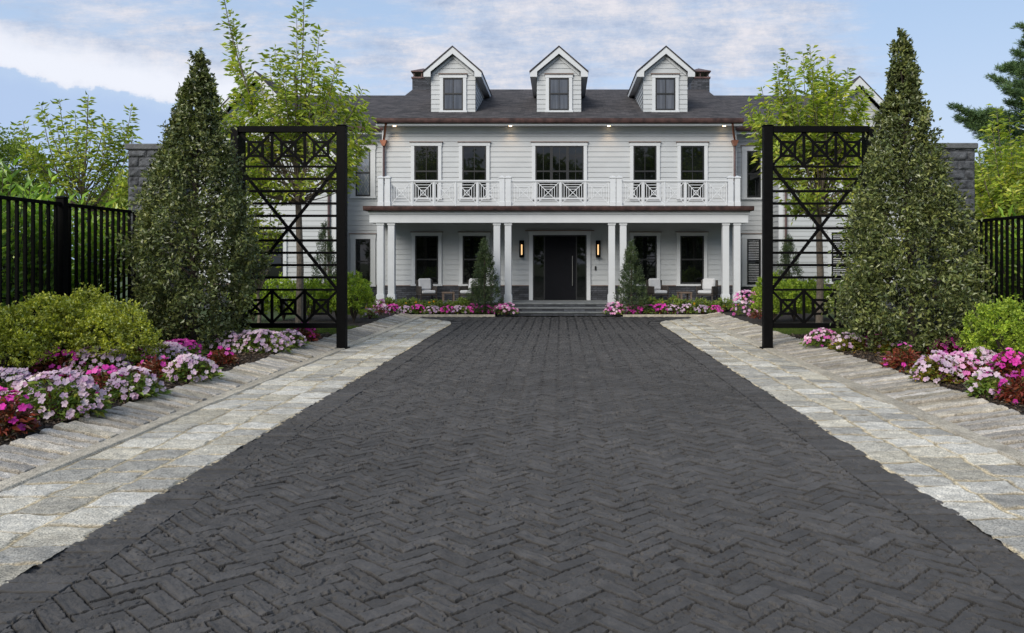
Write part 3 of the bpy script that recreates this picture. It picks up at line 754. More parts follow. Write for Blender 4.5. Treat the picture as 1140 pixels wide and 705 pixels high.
# wall lanterns
def lantern(cx, label):
    T = thing('wall_lantern', label, 'wall lantern', (cx, YW-.03, 2.08), 0, 'lanterns beside the front door')
    w = MB(); w.box(-.07, .07, -.02, 0, .0, .62); w.box(-.09, .09, -.2, -.02, .56, .66); w.box(-.09, .09, -.2, -.02, 0, .03)
    for a in (-.09, .072):
        for b in (-.2, -.04): w.box(a, a+.018, b, b+.018, .03, .56)
    w.build('frame', M['black'], T)
    w = MB(); w.tube([(0, -.11, .10), (0, -.11, .5)], [.028, .028], 10); w.build('lamp_tube', M['lamp'], T)
lantern(PX(581, YW), 'black box lantern with lit tube left of the front door')
lantern(PX(665.7, YW), 'black box lantern with lit tube right of the front door')

# ------------------------------------------------------------------ porch furniture
def armchair(label):
    T = thing('armchair', label, 'armchair', (0, 0, 0), 0, 'wicker armchairs on the porch')
    w = MB(); w.box(-.33, .33, -.30, .32, .22, .30); w.box(-.33, .33, .26, .34, .30, .80)
    for s in (-1, 1): w.box(*sorted((s*.33, s*.27)), -.30, .262, .301, .58)
    w.build('wicker_frame', M['wicker'], T, bevel=.02)
    for s in (-1, 1):
        for y in (-.27, .30):
            l = MB(); l.bar((s*.295, y, 0), (s*.295, y, .22), .05, .05); l.build('leg', M['wicker'], T)
    w = MB(); w.box(-.265, .265, -.31, .25, .303, .42); w.build('seat_cushion', M['cushion'], T, bevel=.03)
    w = MB(); w.bar((0, .20, .42), (0, .27, .86), .50, .13); w.build('back_pillow', M['cushion'], T, bevel=.05)
    return T
YC = 30.45
ac = armchair('wicker armchair with pale cushions, leftmost on the porch'); ac.location = (PX(475, YC), YC, .42); ac.rotation_euler.z = .45
dup(ac, (PX(523.5, YC), YC, .42), -.55, 'wicker armchair half hidden behind the conifer left of the steps')
dup(ac, (PX(732, YC), YC, .42), .35, 'wicker armchair beside the conifer right of the steps')
dup(ac, (PX(787, YC), YC, .42), -.5, 'wicker armchair with pale cushions, rightmost on the porch')
def side_table(px, label):
    T = thing('side_table', label, 'side table', (PX(px, YC-.1), YC-.1, .42), .2, 'low wooden side tables')
    w = MB(); w.box(-.23, .23, -.23, .23, .31, .36); w.build('table_top', M['wood'], T, bevel=.006)
    for a in (-.19, .19):
        for b in (-.19, .19): l = MB(); l.box(a-.03, a+.03, b-.03, b+.03, 0, .31); l.build('leg', M['wood'], T)
side_table(499, 'low wooden table between the two left porch chairs')
side_table(762, 'low wooden table between the two right porch chairs')
w = MB(); w.tube([(0, 0, 0), (0, 0, .09)], [.035, .04], 12)
g = w.build('drinking_glass', M['glassc']); g.location = (PX(502.5, YC), YC-.1, .78); tag(g, 'small clear glass on the left porch table', 'glass')

# ------------------------------------------------------------------ gates
YGATE = 18.2
def gate(sx, x_in, x_out, label):
    """x_in: drive-side edge, x_out: bed-side edge"""
    T = thing('gate', label, 'gate', (x_in, YGATE, .0), 0, 'lattice gates either side of the drive')
    off = (x_in, YGATE, 0); d = sx
    def xs(a, b): return sorted((x_in+d*a, x_in+d*b))
    Wt = abs(x_out-x_in); zt = 5.0; pw = .20
    w = MB(); a, b = xs(0, pw); w.box(a, b, YGATE-.1, YGATE+.1, 0, zt); w.box(a-.015, b+.015, YGATE-.115, YGATE+.115, zt, zt+.02)
    w.box(a-.05, b+.05, YGATE-.15, YGATE+.15, .0, .025)
    w.build('post', M['black'], T, off, bevel=.006)
    w = MB(); a, b = xs(Wt-.17, Wt); w.box(a, b, YGATE-.08, YGATE+.38, 0.05, zt-.02)
    w.build('post', M['black'], T, off, bevel=.006)
    i0, i1 = pw, Wt-.17
    w = MB(); a, b = xs(i0, i1)
    w.box(a, b, YGATE-.06, YGATE+.06, 4.86, zt-.002); w.build('top_rail', M['black'], T, off, bevel=.005)
    w = MB(); w.box(a, b, YGATE-.06, YGATE+.06, .46, .57); w.build('bottom_rail', M['black'], T, off, bevel=.005)
    zA = PZ(148.4, YGATE); zB = PZ(185.6, YGATE); zC = PZ(322.7, YGATE); zD = .57; t = .045
    w = MB(); w.box(a, b, YGATE-.03, YGATE+.03, zB-t/2, zB+t/2); w.box(a, b, YGATE-.03, YGATE+.03, zC-t/2, zC+t/2)
    n = 10
    for k in range(1, n):
        z = zB+(zC-zB)*k/n; w.box(a, b, YGATE-.0205, YGATE+.0205, z-.028, z+.028)
    w.bar((a, YGATE-.023, zB), (b, YGATE-.023, zC), .068, .03); w.bar((a, YGATE+.024, zC), (b, YGATE+.024, zB), .068, .03)
    w.build('bars', M['black'], T, off)
    for z0, z1 in ((zB+t/2, 4.86), (zD, zC-t/2)):
        w = MB(); n = 3; U = (b-a)/n
        for k in range(n):
            u0, u1 = a+U*k, a+U*(k+1)
            if k: w.box(u0-.027, u0+.027, YGATE-.025, YGATE+.025, z0, z1)
            cx, cz = (u0+u1)/2, (z0+z1)/2; r = .155
            for (ex, ez_) in ((u0, z0), (u1, z0), (u0, z1), (u1, z1)):
                sxx = 1 if ex > cx else -1; sz = 1 if ez_ > cz else -1
                w.bar((cx, YGATE-.002*sz*sxx, cz), (ex-sxx*.01, YGATE-.002*sz*sxx, ez_-sz*.01), .052, .034)
            w.box(cx-r-.026, cx+r+.026, YGATE-.022, YGATE+.022, cz+r-.026, cz+r+.026); w.box(cx-r-.026, cx+r+.026, YGATE-.022, YGATE+.022, cz-r-.026, cz-r+.026)
            w.box(cx-r-.026, cx-r+.026, YGATE-.021, YGATE+.021, cz-r+.026, cz+r-.026); w.box(cx+r-.026, cx+r+.026, YGATE-.021, YGATE+.021, cz-r+.026, cz+r-.026)
        w.build('lattice_panel', M['black'], T, off)
gate(-1, -4.82, PX(258, YGATE), 'tall black metal lattice gate on the left of the drive')
gate(1, 4.56, PX(974.5, YGATE), 'tall black metal lattice gate on the right of the drive')

# ------------------------------------------------------------------ stone pillars
def pillar(x0, x1, y0, y1, zt, label):
    T = thing('stone_pillar', label, 'stone pillar', ((x0+x1)/2, (y0+y1)/2, 0), 0, 'stone pillars behind the fences')
    off = T.location; V = []; Fc = []; n0 = 0; z = 0; ci = 0
    rs = np.random.default_rng(5)
    while z < zt-.02:
        h = min(.21, zt-z)
        for (ax, a0, a1, fx, sg) in ((0, x0, x1, y0, -1), (0, x0, x1, y1, 1), (1, y0, y1, x0, -1), (1, y0, y1, x1, 1)):
            cuts = [a0]; c = a0+(.22 if ci % 2 else .4)
            while c < a1-.15: cuts.append(c); c += rs.uniform(.36, .5)
            cuts.append(a1)
            for u0, u1 in zip(cuts[:-1], cuts[1:]):
                nu, nv = 9, 6; gu, gv = np.meshgrid(np.linspace(u0+.004, u1-.004, nu), np.linspace(z+.004, z+h-.004, nv))
                e = np.minimum.reduce([gu-u0, u1-gu, gv-z, z+h-gv]); bul = .03*np.clip(e/.05, 0, 1)**.6
                dd = bul+(fbm(gu*9+ci*3, gv*9+n0*.01, 3, ci)-.5)*.045*(e > .01)+rs.uniform(-.006, .006)
                q = fx+sg*dd
                P = np.stack([gu, q, gv], -1) if ax == 0 else np.stack([q, gu, gv], -1)
                V.append(P.reshape(-1, 3)); r = (np.arange(nv-1)[:, None]*nu+np.arange(nu-1)[None]).ravel()+n0
                f = np.stack([r, r+1, r+1+nu, r+nu], -1)
                if (ax == 0) == (sg > 0): f = f[:, ::-1]
                Fc.append(f); n0 += nu*nv
        z += h; ci += 1
    o = mesh_np('blocks', np.concatenate(V), np.concatenate(Fc), M['rock'], T, loc=tuple(off))
    w = MB(); w.box(x0+.01, x1-.01, y0+.01, y1-.01, 0, zt); w.build('core', M['rock'], T, off)
    w = MB()
    xs_ = np.linspace(x0-.06, x1+.06, 14); 
    w.box(x0-.06, x1+.06, y0-.06, y1+.06, zt, zt+.13); w.build('cap', M['cap'], T, off, bevel=.02)
pillar(PX(143, 17.4), PX(143, 17.4)+1.0, 17.4, 18.3, PZ(167, 17.4), 'grey rock faced pillar at the end of the left fence')
pillar(PX(1085, 18)-1.0, PX(1085, 18), 18.0, 18.9, PZ(166, 18), 'grey rock faced pillar at the end of the right fence')

# ------------------------------------------------------------------ fences
def fence(X, y0, y1, zt, posts, label):
    T = thing('fence', label, 'fence', (X, y1, 0)); off = T.location
    w = MB(); w.box(X-.03, X+.03, y0, y1, zt-.06, zt); w.box(X-.025, X+.025, y0, y1, .30, .35); w.build('rail', M['black'], T, off, bevel=.004)
    w = MB(); yy = y1-.1
    while yy > y0:
        if all(abs(yy-p) > .1 for p in posts): w.box(X-.024, X+.024, yy-.02, yy+.02, .16, zt-.055)
        yy -= .205
    w.build('pickets', M['black'], T, off)
    for p in posts:
        w = MB(); w.box(X-.07, X+.07, p-.07, p+.07, 0, zt+.07); w.box(X-.085, X+.085, p-.085, p+.085, zt+.07, zt+.10)
        w.add([(X-.07, p-.07, zt+.10), (X+.07, p-.07, zt+.10), (X+.07, p+.07, zt+.10), (X-.07, p+.07, zt+.10), (X, p, zt+.13)], [(0, 1, 4), (1, 2, 4), (2, 3, 4), (3, 0, 4)])
        w.build('post', M['black'], T, off, bevel=.004)
fence(-9.0, 4, 17.38, 3.03, [14.6, 11.9, 9.2, 6.5], 'black metal picket fence on the left with a capped post')
fence(9.2, 4, 17.98, 2.88, [14.9, 12.2, 9.5, 6.8], 'black metal picket fence on the right behind the green bush')

# ------------------------------------------------------------------ plants
def dirs(n, up=.0):
    return unit(RNG.normal(size=(n, 3))+np.array([0, 0, up]))
def profile_cloud(c, prof, n, lean=(0, 0), clump=26, csig=.10, seed=0, inner=.35, squash=1):
    """prof: list of (z, radius) ; returns points in ragged clumps near the surface and outward normals"""
    zs = np.array([p[0] for p in prof]); rs = np.array([p[1] for p in prof])
    o = np.argsort(zs); zs = zs[o]; rs = rs[o]
    zz = np.linspace(zs[0], zs[-1], 200); rr = np.interp(zz, zs, rs); cdf = np.cumsum(rr+.08); cdf /= cdf[-1]
    m = n//clump
    z = np.interp(RNG.random(m), cdf, zz); r = np.interp(z, zs, rs)
    th = RNG.uniform(0, 2*np.pi, m)
    lump = .28+.70*fbm(np.cos(th)*1.8+9, np.sin(th)*1.8+z*1.3, 3, 100+seed)+.74*vn(np.cos(th)*3.0+9, np.sin(th)*3.0+z*3.0, 130+seed)
    depth = np.where(RNG.random(m) < inner, RNG.uniform(.3, .75, m), RNG.uniform(.74, 1.06, m))
    # angular seam fix
    R = r*lump*depth
    t = (z-zs[0])/(zs[-1]-zs[0])
    C = np.stack([c[0]+lean[0]*t+R*np.cos(th), c[1]+lean[1]*t+R*np.sin(th)*squash, z], -1)
    sig = csig*(.5+.8*RNG.random(m))*np.clip(r/.5, .35, 1)
    P = np.repeat(C, clump, 0)+RNG.normal(size=(m*clump, 3))*np.repeat(sig, clump)[:, None]*np.array([.8, .8, 1.25])
    O = np.repeat(np.stack([np.cos(th), np.sin(th), .35+0*th], -1), clump, 0)
    return P, O
def holly(label, cx, Y, prof, lean, n, seed):
    prof = [(z, q*np.interp(z, [3.2, 4.4], [.88, .70])) for z, q in prof]
    T = thing('holly_tree', label, 'holly tree', (cx, Y, bedz), 0, 'tall holly trees beside the gates')
    w = MB(); top = prof[0][0]
    w.tube([(cx, Y, .05), (cx+lean*.3, Y, top*.35), (cx+lean*.95, Y, top*.93)], [.10, .07, .012], 8)
    for k in range(60):
        z = random.uniform(.4, top*.85); r = np.interp(z, *zip(*sorted(prof)))*.85; th = random.uniform(0, 6.28); l = lean*z/top
        w.tube([(cx+l, Y, z-.15), (cx+l+r*.5*math.cos(th), Y+r*.5*math.sin(th), z+.1), (cx+l+r*math.cos(th), Y+r*math.sin(th), z+.35)], [.022, .014, .005], 5)
    w.build('trunk', M['barkd'], T, T.location)
    P, O = profile_cloud((cx, Y), prof, n, (lean, 0), 22, .075, seed, .3)
    A = O*.55+dirs(len(P))*.8; 
    zs_, rs_ = zip(*sorted(prof)); m = 220
    z = RNG.uniform(.3, top*.9, m); th = RNG.uniform(0, 6.28, m); rr = np.interp(z, zs_, rs_)*RNG.uniform(.8, 1.2, m)
    C = np.stack([cx+lean*z/top+rr*np.cos(th), Y+rr*np.sin(th), z], -1); sg = RNG.uniform(.05, .12, m)*np.clip(rr/.6, .4, 1.1)
    PL = (C[:, None]+RNG.normal(size=(m, 80, 3))*sg[:, None, None]*np.array([.85, .85, 1.5])).reshape(-1, 3)
    P = np.concatenate([P, PL]); A = np.concatenate([A, dirs(len(PL), .4)])
    m = 420; zs_, rs_ = zip(*sorted(prof)); z = RNG.uniform(.35, top*.97, m); th = RNG.uniform(0, 6.28, m); rr = np.interp(z, zs_, rs_)
    C = np.stack([cx+lean*z/top+rr*.92*np.cos(th), Y+rr*.92*np.sin(th), z], -1); ax = unit(np.stack([np.cos(th)*.6, np.sin(th)*.6, .8+0*th], -1)+RNG.normal(size=(m, 3))*.2)
    ln_ = RNG.uniform(.12, .46, m)*np.clip(rr/.5, .45, 1); q = RNG.random((m, 14))
    P2 = (C[:, None]+ax[:, None]*(q*ln_[:, None])[..., None]+RNG.normal(size=(m, 14, 3))*.018).reshape(-1, 3)
    P = np.concatenate([P, P2]); A = np.concatenate([A, np.repeat(ax, 14, 0)*.7+dirs(len(P2))*.7])
    L = RNG.uniform(.055, .112, len(P))
    leaf_obj('foliage', P, A, L, L*.55, M['holly'], T, fold=.25)
def pr(Y, cx, lst): return [(PZ(y, Y), w*Y/F) for y, w in lst]
holly('dense dark holly tree overlapping the left gate', PX(214, 16.3), 16.3,
      pr(16.3, 214, [(55, .6), (72, 4), (86, 7), (97, 18), (120, 24), (141, 31), (170, 40), (190, 46), (237, 55), (262, 62), (316, 68), (352, 66), (378, 54), (392, 20)]), .15, 16000, 1)
holly('dense dark holly tree overlapping the right gate', PX(1016, 16), 16.0,
      pr(16.0, 1016, [(37, .6), (52, 8), (66, 9), (88, 17), (104, 16), (125, 27), (165, 39), (222, 54), (262, 62), (300, 69), (345, 77), (378, 60), (398, 20)]), -.23, 20000, 2)
def boxwood(label, cx, Y, r, h, n, mat='box', group='rounded green shrubs in the beds', z0=bedz, name='boxwood', cat='shrub', leafs=(.038, .062), sprig=.07):
    T = thing(name, label, cat, (cx, Y, z0), 0, group)
    w = MB()
    for k in range(14):
        th = random.uniform(0, 6.28); rr = r*random.uniform(.3, .8)
        w.tube([(cx, Y, z0), (cx+rr*.5*math.cos(th), Y+rr*.5*math.sin(th), z0+h*.45), (cx+rr*math.cos(th), Y+rr*math.sin(th), z0+h*.8)], [.02, .012, .004], 5)
    w.build('stems', M['barkd'], T, T.location)
    m = n//16; u = dirs(m, .25); u[:, 2] = np.abs(u[:, 2])*np.where(RNG.random(m) < .88, 1, -.3)
    lump = .70+.36*fbm(u[:, 0]*2.6+cx, u[:, 1]*2.6+u[:, 2]*3, 3, int(abs(cx*10)))+.26*vn(u[:, 0]*6+cx, u[:, 1]*6+u[:, 2]*7, 3)
    dep = np.where(RNG.random(m) < .25, RNG.uniform(.4, .8, m), RNG.uniform(.88, 1.05, m))
    C = np.stack([cx+u[:, 0]*r*lump*dep, Y+u[:, 1]*r*lump*dep, z0+h*.36+u[:, 2]*h*.64*lump*dep], -1)
    C[:, 2] = np.maximum(C[:, 2], z0+.05)
    ax = unit(u+np.array([0, 0, .7])+RNG.normal(size=(m, 3))*.3)
    t = RNG.uniform(-.5, 1, (m, 16))[..., None]*RNG.uniform(.5, 1.4, m)[:, None, None]*sprig
    P = (C[:, None]+ax[:, None]*t+RNG.normal(size=(m, 16, 3))*.016).reshape(-1, 3)
    A = np.repeat(ax, 16, 0)*.5+dirs(len(P))*.8; L = RNG.uniform(*leafs, len(P))
    leaf_obj('foliage', P, A, L, L*.6, M[mat], T, fold=.2)
BX = [(-6, 12.3, .66, 1.25, 'leftmost rounded green boxwood in front of the left fence'),
      (52, 12.9, .62, 1.36, 'second boxwood from the left, before the left fence'),
      (92, 13.6, .60, 1.40, 'third boxwood from the left, under the thick fence post'),
      (128, 13.2, .56, 1.22, 'boxwood mound touching the left holly tree')]
for px, Y, r, h, lb in BX: boxwood(lb, PX(px, Y), Y, r*1.08, h*.88, 9500)
boxwood('boxwood bush at the right edge, beside the right holly', PX(1122, 13.6), 13.6, .66, 1.12, 9500, 'boxy')
boxwood('bright green bush just beyond the left gate post', PX(394, 24), 24, .55, 1.35, 9000, 'boxy', leafs=(.04, .07))
boxwood('bright green bush just beyond the right gate post', PX(862, 24), 24, .62, 1.35, 9000, 'boxy', leafs=(.04, .07))
for k, px in enumerate((282, 312, 345, 372)):
    boxwood(('clipped shrub behind the left gate, beside the holly', 'second clipped shrub behind the left gate', 'third clipped shrub seen through the left gate', 'clipped shrub behind the left gate nearest its post')[k], PX(px, 24.6), 24.6+.3*(k % 2), .62, 1.2, 6000, 'boxy', leafs=(.045, .075))
for k, px in enumerate((884, 912, 942)):
    boxwood(('clipped shrub behind the right gate nearest its post', 'middle clipped shrub seen through the right gate', 'clipped shrub behind the right gate, beside the holly')[k], PX(px, 24.6), 24.6+.3*(k % 2), .62, 1.2, 6000, 'boxy', leafs=(.045, .075))
# conifers
def conifer(label, cx, Y, r, h, n, z0=.1, group='small conifers near the house'):
    T = thing('conifer', label, 'conifer', (cx, Y, z0), 0, group)
    w = MB(); w.tube([(cx, Y, z0), (cx, Y, z0+h*.95)], [.05, .008], 7); w.build('trunk', M['barkd'], T, T.location)
    m = n//20
    z = RNG.beta(1.1, 1.5, m); th = RNG.uniform(0, 6.28, m)
    R = r*(1-z)**.85*(.72+.5*vn(th*3, z*9, 5))+.02
    R = R*np.where(RNG.random(m) < .3, RNG.uniform(.3, .8, m), 1)
    C = np.stack([cx+R*np.cos(th), Y+R*np.sin(th), z0+.08+z*h*.97], -1)
    ax = unit(np.stack([np.cos(th), np.sin(th), .5+0*th+z*1.2], -1))
    t = RNG.uniform(-.08, .10, (m, 20))[..., None]
    P = (C[:, None]+ax[:, None]*t+RNG.normal(size=(m, 20, 3))*.022).reshape(-1, 3)
    A = np.repeat(ax, 20, 0)*.6+dirs(len(P))*.7; L = RNG.uniform(.04, .075, len(P))
    leaf_obj('foliage', P, A, L, L*.35, M['conif'], T)
conifer('dark conifer left of the front steps', PX(539.5, 28.8), 28.8, .60, 2.62, 15000)
conifer('dark conifer right of the front steps', PX(703, 28.8), 28.8, .56, 2.52, 14000)
conifer('slim dark conifer behind the left gate against the white wall', PX(362, 29), 29, .62, 3.25, 13000)
conifer('slim dark conifer behind the right gate against the white wall', PX(878, 29), 29, .66, 2.75, 13000)

# broadleaf trees made of shoots with leaves along them
def curve(p0, p1, bow, n=9):
    p0 = np.array(p0, float); p1 = np.array(p1, float); t = np.linspace(0, 1, n)[:, None]
    c = (p0*.45+p1*.55)+np.array(bow)
    return (1-t)**2*p0+2*t*(1-t)*c+t*t*p1
def shoot_tree(label, name, cat, base, fork_z, tips, nfill, env, leafL, mat, group, Y, depth=1.5, trunk_r=.09, per=26, multi=1, bark='bark', z0=.1, start=.25):
    """tips: list of px points; env: function(random)-> px point inside crown"""
    T = thing(name, label, cat, (base[0], Y, z0), 0, group)
    w = MB(); Pl = []; Al = []
    forks = []
    if multi == 1:
        tp = [(base[0], Y, z0-.1), (base[0]+.03, Y, z0+(fork_z-z0)*.5), (base[0]-.02, Y, fork_z)]
        w.tube(tp, [trunk_r*1.15, trunk_r, trunk_r*.85], 10)
        topz = max(PZ(t[1], Y) for t in tips)
        lead = (base[0]+base[1], Y, fork_z+(topz-fork_z)*.55)
        w.tube([tp[-1], ((tp[-1][0]+lead[0])/2+.03, Y, (fork_z+lead[2])/2), lead], [trunk_r*.85, trunk_r*.5, trunk_r*.2], 8)
        forks = [(fork_z+(lead[2]-fork_z)*q) for q in (0, .05, .12, .2, .3, .42, .56)]
    allt = [(t, True) for t in tips]+[(env(), False) for _ in range(nfill)]
    for k, (t, main) in enumerate(allt):
        yy = Y+(RNG.uniform(-.3, .3) if main else RNG.uniform(-depth, depth))
        tip = np.array([PX(t[0], Y), yy, PZ(t[1], Y)])
        if multi == 1:
            fz = [f for f in forks if f < tip[2]-.5] or [fork_z]
            fz = fz[min(len(fz)-1, int(RNG.integers(0, len(fz))))]
            q = (fz-fork_z)/max(.1, lead[2]-fork_z); st = np.array([base[0]+(lead[0]-base[0])*q, Y, fz])
        else: st = np.array([base[0]+RNG.uniform(-.25, .25), Y+RNG.uniform(-.2, .2), z0])
        dxy = tip[:2]-st[:2]
        bow = np.array([dxy[0]*.28, dxy[1]*.28, -.22*abs(tip[2]-st[2])*.5])
        c = curve(st, tip, bow, 10); r0 = (.032 if main else .02)*(1 if multi == 1 else .9)
        w.tube(c, [r0*(1-.85*i/9) for i in range(10)], 5)
        ln = np.linalg.norm(tip-st); nl = int(per*max(.5, ln/2))
        tt = RNG.uniform(start, 1.0, nl)**.8
        pos = np.stack([np.interp(tt, np.linspace(0, 1, 10), c[:, j]) for j in range(3)], -1)
        tang = unit((c[-1]-c[4])[None])[0]
        sd = dirs(nl); sd = unit(sd-tang*(sd@tang)[:, None])
        # leaves on short twigs
        tw = RNG.uniform(.02, .30, nl)*(1.15-tt)
        tw = np.where(RNG.random(nl) < .45, tw*2.0, tw*.3)
        pos = pos+sd*tw[:, None]+tang*(tw*.7)[:, None]
        a = sd*.9+tang*.55+np.array([0, 0, -.25])
        Pl.append(pos); Al.append(a)
    w.build('trunk', M[bark], T, T.location)
    P = np.concatenate(Pl); A = np.concatenate(Al); L = RNG.uniform(.6, 1.2, len(P))*leafL*1.15
    leaf_obj('foliage', P, A, L, L*.40, M[mat], T, fold=.18, droop=.22)
def envf(poly_rows):
    ys = [p[0] for p in poly_rows]
    def f():
        y = RNG.uniform(ys[0], ys[-1]); a = np.interp(y, ys, [p[1] for p in poly_rows]); b = np.interp(y, ys, [p[2] for p in poly_rows])
        return (RNG.uniform(a, b), y)
    return f
shoot_tree('young broadleaf tree with two tall leaders behind the left gate', 'broadleaf_tree', 'tree', (PX(333, 21.5), -.1), PZ(226, 21.5),
           [(248, -45), (262, 25), (252, 60), (340, -40), (330, 10), (356, 35), (376, 72), (303, 52), (292, 85), (405, 100), (412, 128), (400, 150), (240, 120), (236, 150), (390, 185), (275, 110), (320, 60), (345, 70), (365, 95), (385, 112), (245, 180), (268, 75), (232, 90)],
           80, envf([(70, 300, 360), (100, 255, 395), (130, 238, 408), (170, 235, 400), (215, 262, 378)]), .17, 'decid', 'young broadleaf trees behind the gates', 21.5, 1.3, per=62)
shoot_tree('rounded young broadleaf tree behind the right gate', 'broadleaf_tree', 'tree', (PX(912, 21.5), .0), PZ(240, 21.5),
           [(905, 48), (893, 60), (925, 62), (948, 72), (872, 58), (862, 75), (848, 98), (838, 128), (830, 118), (966, 98), (958, 130), (976, 128), (880, 85), (915, 80), (935, 90), (972, 170), (845, 150)],
           95, envf([(75, 870, 945), (105, 848, 965), (140, 836, 972), (180, 850, 968), (235, 880, 945)]), .165, 'decid', 'young broadleaf trees behind the gates', 21.5, 1.3, per=62)
shoot_tree('airy bright green tree rising beyond the left fence', 'broadleaf_tree', 'tree', (PX(92, 23), 0), PZ(250, 23),
           [(48, 118), (30, 135), (62, 140), (93, 104), (104, 112), (80, 125), (143, 118), (150, 148), (128, 150), (115, 130), (40, 165), (155, 185), (60, 108)],
           60, envf([(130, 60, 130), (160, 45, 150), (200, 40, 160), (260, 40, 160)]), .17, 'decid', None, 23, 1.3, per=50)
shoot_tree('yellow green broadleaf tree at the right edge beyond the fence', 'broadleaf_tree', 'tree', (PX(1150, 22), 0), 1.2,
           [(1092, 165), (1090, 200), (1100, 140), (1112, 118), (1130, 128), (1145, 110), (1088, 225), (1170, 100), (1185, 130), (1200, 150)],
           130, envf([(125, 1110, 1180), (160, 1098, 1200), (200, 1092, 1210), (270, 1090, 1210)]), .16, 'decid', None, 22, 1.6, per=62)
shoot_tree('low yellow green sapling left of the holly behind the left gate', 'sapling', 'sapling', (PX(288, 22.5), 0), 1.0,
           [(275, 225), (300, 215), (285, 205), (310, 240), (270, 260)],
           22, envf([(215, 265, 305), (260, 265, 312), (305, 272, 300)]), .15, 'decid', None, 22.5, .5, trunk_r=.05, per=55)
shoot_tree('low yellow green sapling right of the gate centre behind the right gate', 'sapling', 'sapling', (PX(962, 22.5), 0), 1.0,
           [(945, 232), (960, 220), (975, 215), (938, 250)],
           22, envf([(225, 945, 985), (260, 938, 985), (300, 945, 980)]), .15, 'decid', None, 22.5, .5, trunk_r=.05, per=55)
# generic large crowns for farther trees
def crown_tree(label, cx, Y, r, h, n, leafL, mat, z0=0, name='tree', base=.25, group=None, cat='tree'):
    T = thing(name, label, cat, (cx, Y, z0), 0, group)
    w = MB(); w.tube([(cx, Y, z0-.1), (cx+.1, Y, z0+h*.45), (cx, Y, z0+h*.8)], [r*.09+.05, r*.06, .03], 8)
    for k in range(16):
        th = random.uniform(0, 6.28); z = random.uniform(.25, .7); rr = r*random.uniform(.5, .85)
        w.tube([(cx, Y, z0+h*z), (cx+rr*.5*math.cos(th), Y+rr*.5*math.sin(th), z0+h*(z+.07)), (cx+rr*math.cos(th), Y+rr*math.sin(th), z0+h*(z+.2))], [r*.03+.02, r*.02+.01, .01], 5)
    w.build('trunk', M['bark'], T, T.location)
    m = n//24; u = dirs(m); lump = .72+.55*fbm(u[:, 0]*2.2+cx, u[:, 1]*2.2+u[:, 2]*2.9, 3, int(abs(cx*7)+Y))
    dep = np.where(RNG.random(m) < .4, RNG.uniform(.35, .85, m), RNG.uniform(.88, 1.05, m))
    hz = h*(1-base)/2
    C = np.stack([cx+u[:, 0]*r*lump*dep, Y+u[:, 1]*r*lump*dep, z0+h*base+hz+u[:, 2]*hz*lump*dep], -1)
    P = np.repeat(C, 24, 0)+RNG.normal(size=(m*24, 3))*r*.07; A = dirs(len(P), -.2); L = RNG.uniform(.7, 1.2, len(P))*leafL
    leaf_obj('foliage', P, A, L, L*.5, M[mat], T, droop=.2)
crown_tree('soft green tree at the far left edge of the picture', PX(-22, 33), 33, 2.3, 7.2, 26000, .17, 'decid2')
crown_tree('broad tree beyond the left fence near the pavilion', PX(165, 36), 36, 2.6, 5.6, 16000, .2, 'decid2')
crown_tree('dense green tree beyond the right fence', PX(1128, 27), 27, 2.2, 5.4, 26000, .16, 'decid2', base=.05)
# laurel hedge plants behind the fences
def laurel(label, cx, Y, h, n):
    T = thing('laurel', label, 'laurel', (cx, Y, .05), 0, 'laurel shrubs behind the fences')
    w = MB(); Pl = []; Al = []
    for k in range(n):
        th = random.uniform(0, 6.28); rr = random.uniform(.05, .75); hh = h*random.uniform(.45, 1.0)
        tip = (cx+rr*math.cos(th), Y+rr*math.sin(th), hh); st = (cx+rr*.4*math.cos(th), Y+rr*.4*math.sin(th), .05)
        w.tube([st, ((tip[0]+st[0])/2, (tip[1]+st[1])/2, hh*.55), tip], [.016, .010, .005], 5)
        m = int(34*hh/h); t = np.linspace(.15, 1, m); a = np.arange(m)*2.4+random.random()*6
        Pl.append(np.stack([st[0]+(tip[0]-st[0])*t, st[1]+(tip[1]-st[1])*t, .05+(hh-.05)*t], -1))
        up = .35+1.0*t**6
        Al.append(np.stack([np.cos(a), np.sin(a), up], -1)+RNG.normal(size=(m, 3))*.18)
    w.build('stems', M['barkd'], T, T.location)
    P = np.concatenate(Pl); A = np.concatenate(Al); L = RNG.uniform(.2, .34, len(P))
    leaf_obj('foliage', P, A, L, L*.26, M['laurel'], T, fold=.25, droop=.18)
ll = ['nearest the left edge of the picture', 'left of the thick fence post', 'just behind the thick fence post', 'right of the thick fence post', 'beside the left stone pillar', 'outermost at the left end of the fence']
for k, (px, Y) in enumerate(((2, 13.6), (28, 14.3), (58, 15.0), (88, 15.8), (122, 17.0), (-40, 13.0))):
    laurel('tall laurel behind the left fence, '+ll[k], -9.95-.2*(k % 2), Y, (3.6, 3.75, 3.35, 3.75, 3.3, 3.6)[k], 52)
lr = ['beside the right stone pillar', 'second from the right stone pillar', 'at the right edge of the picture', 'outermost beyond the picture edge']
for k, Y in enumerate((17.6, 16.7, 15.8, 14.8)):
    laurel('tall laurel behind the right fence, '+lr[k], 10.2+.15*(k % 2), Y, 2.95, 44)
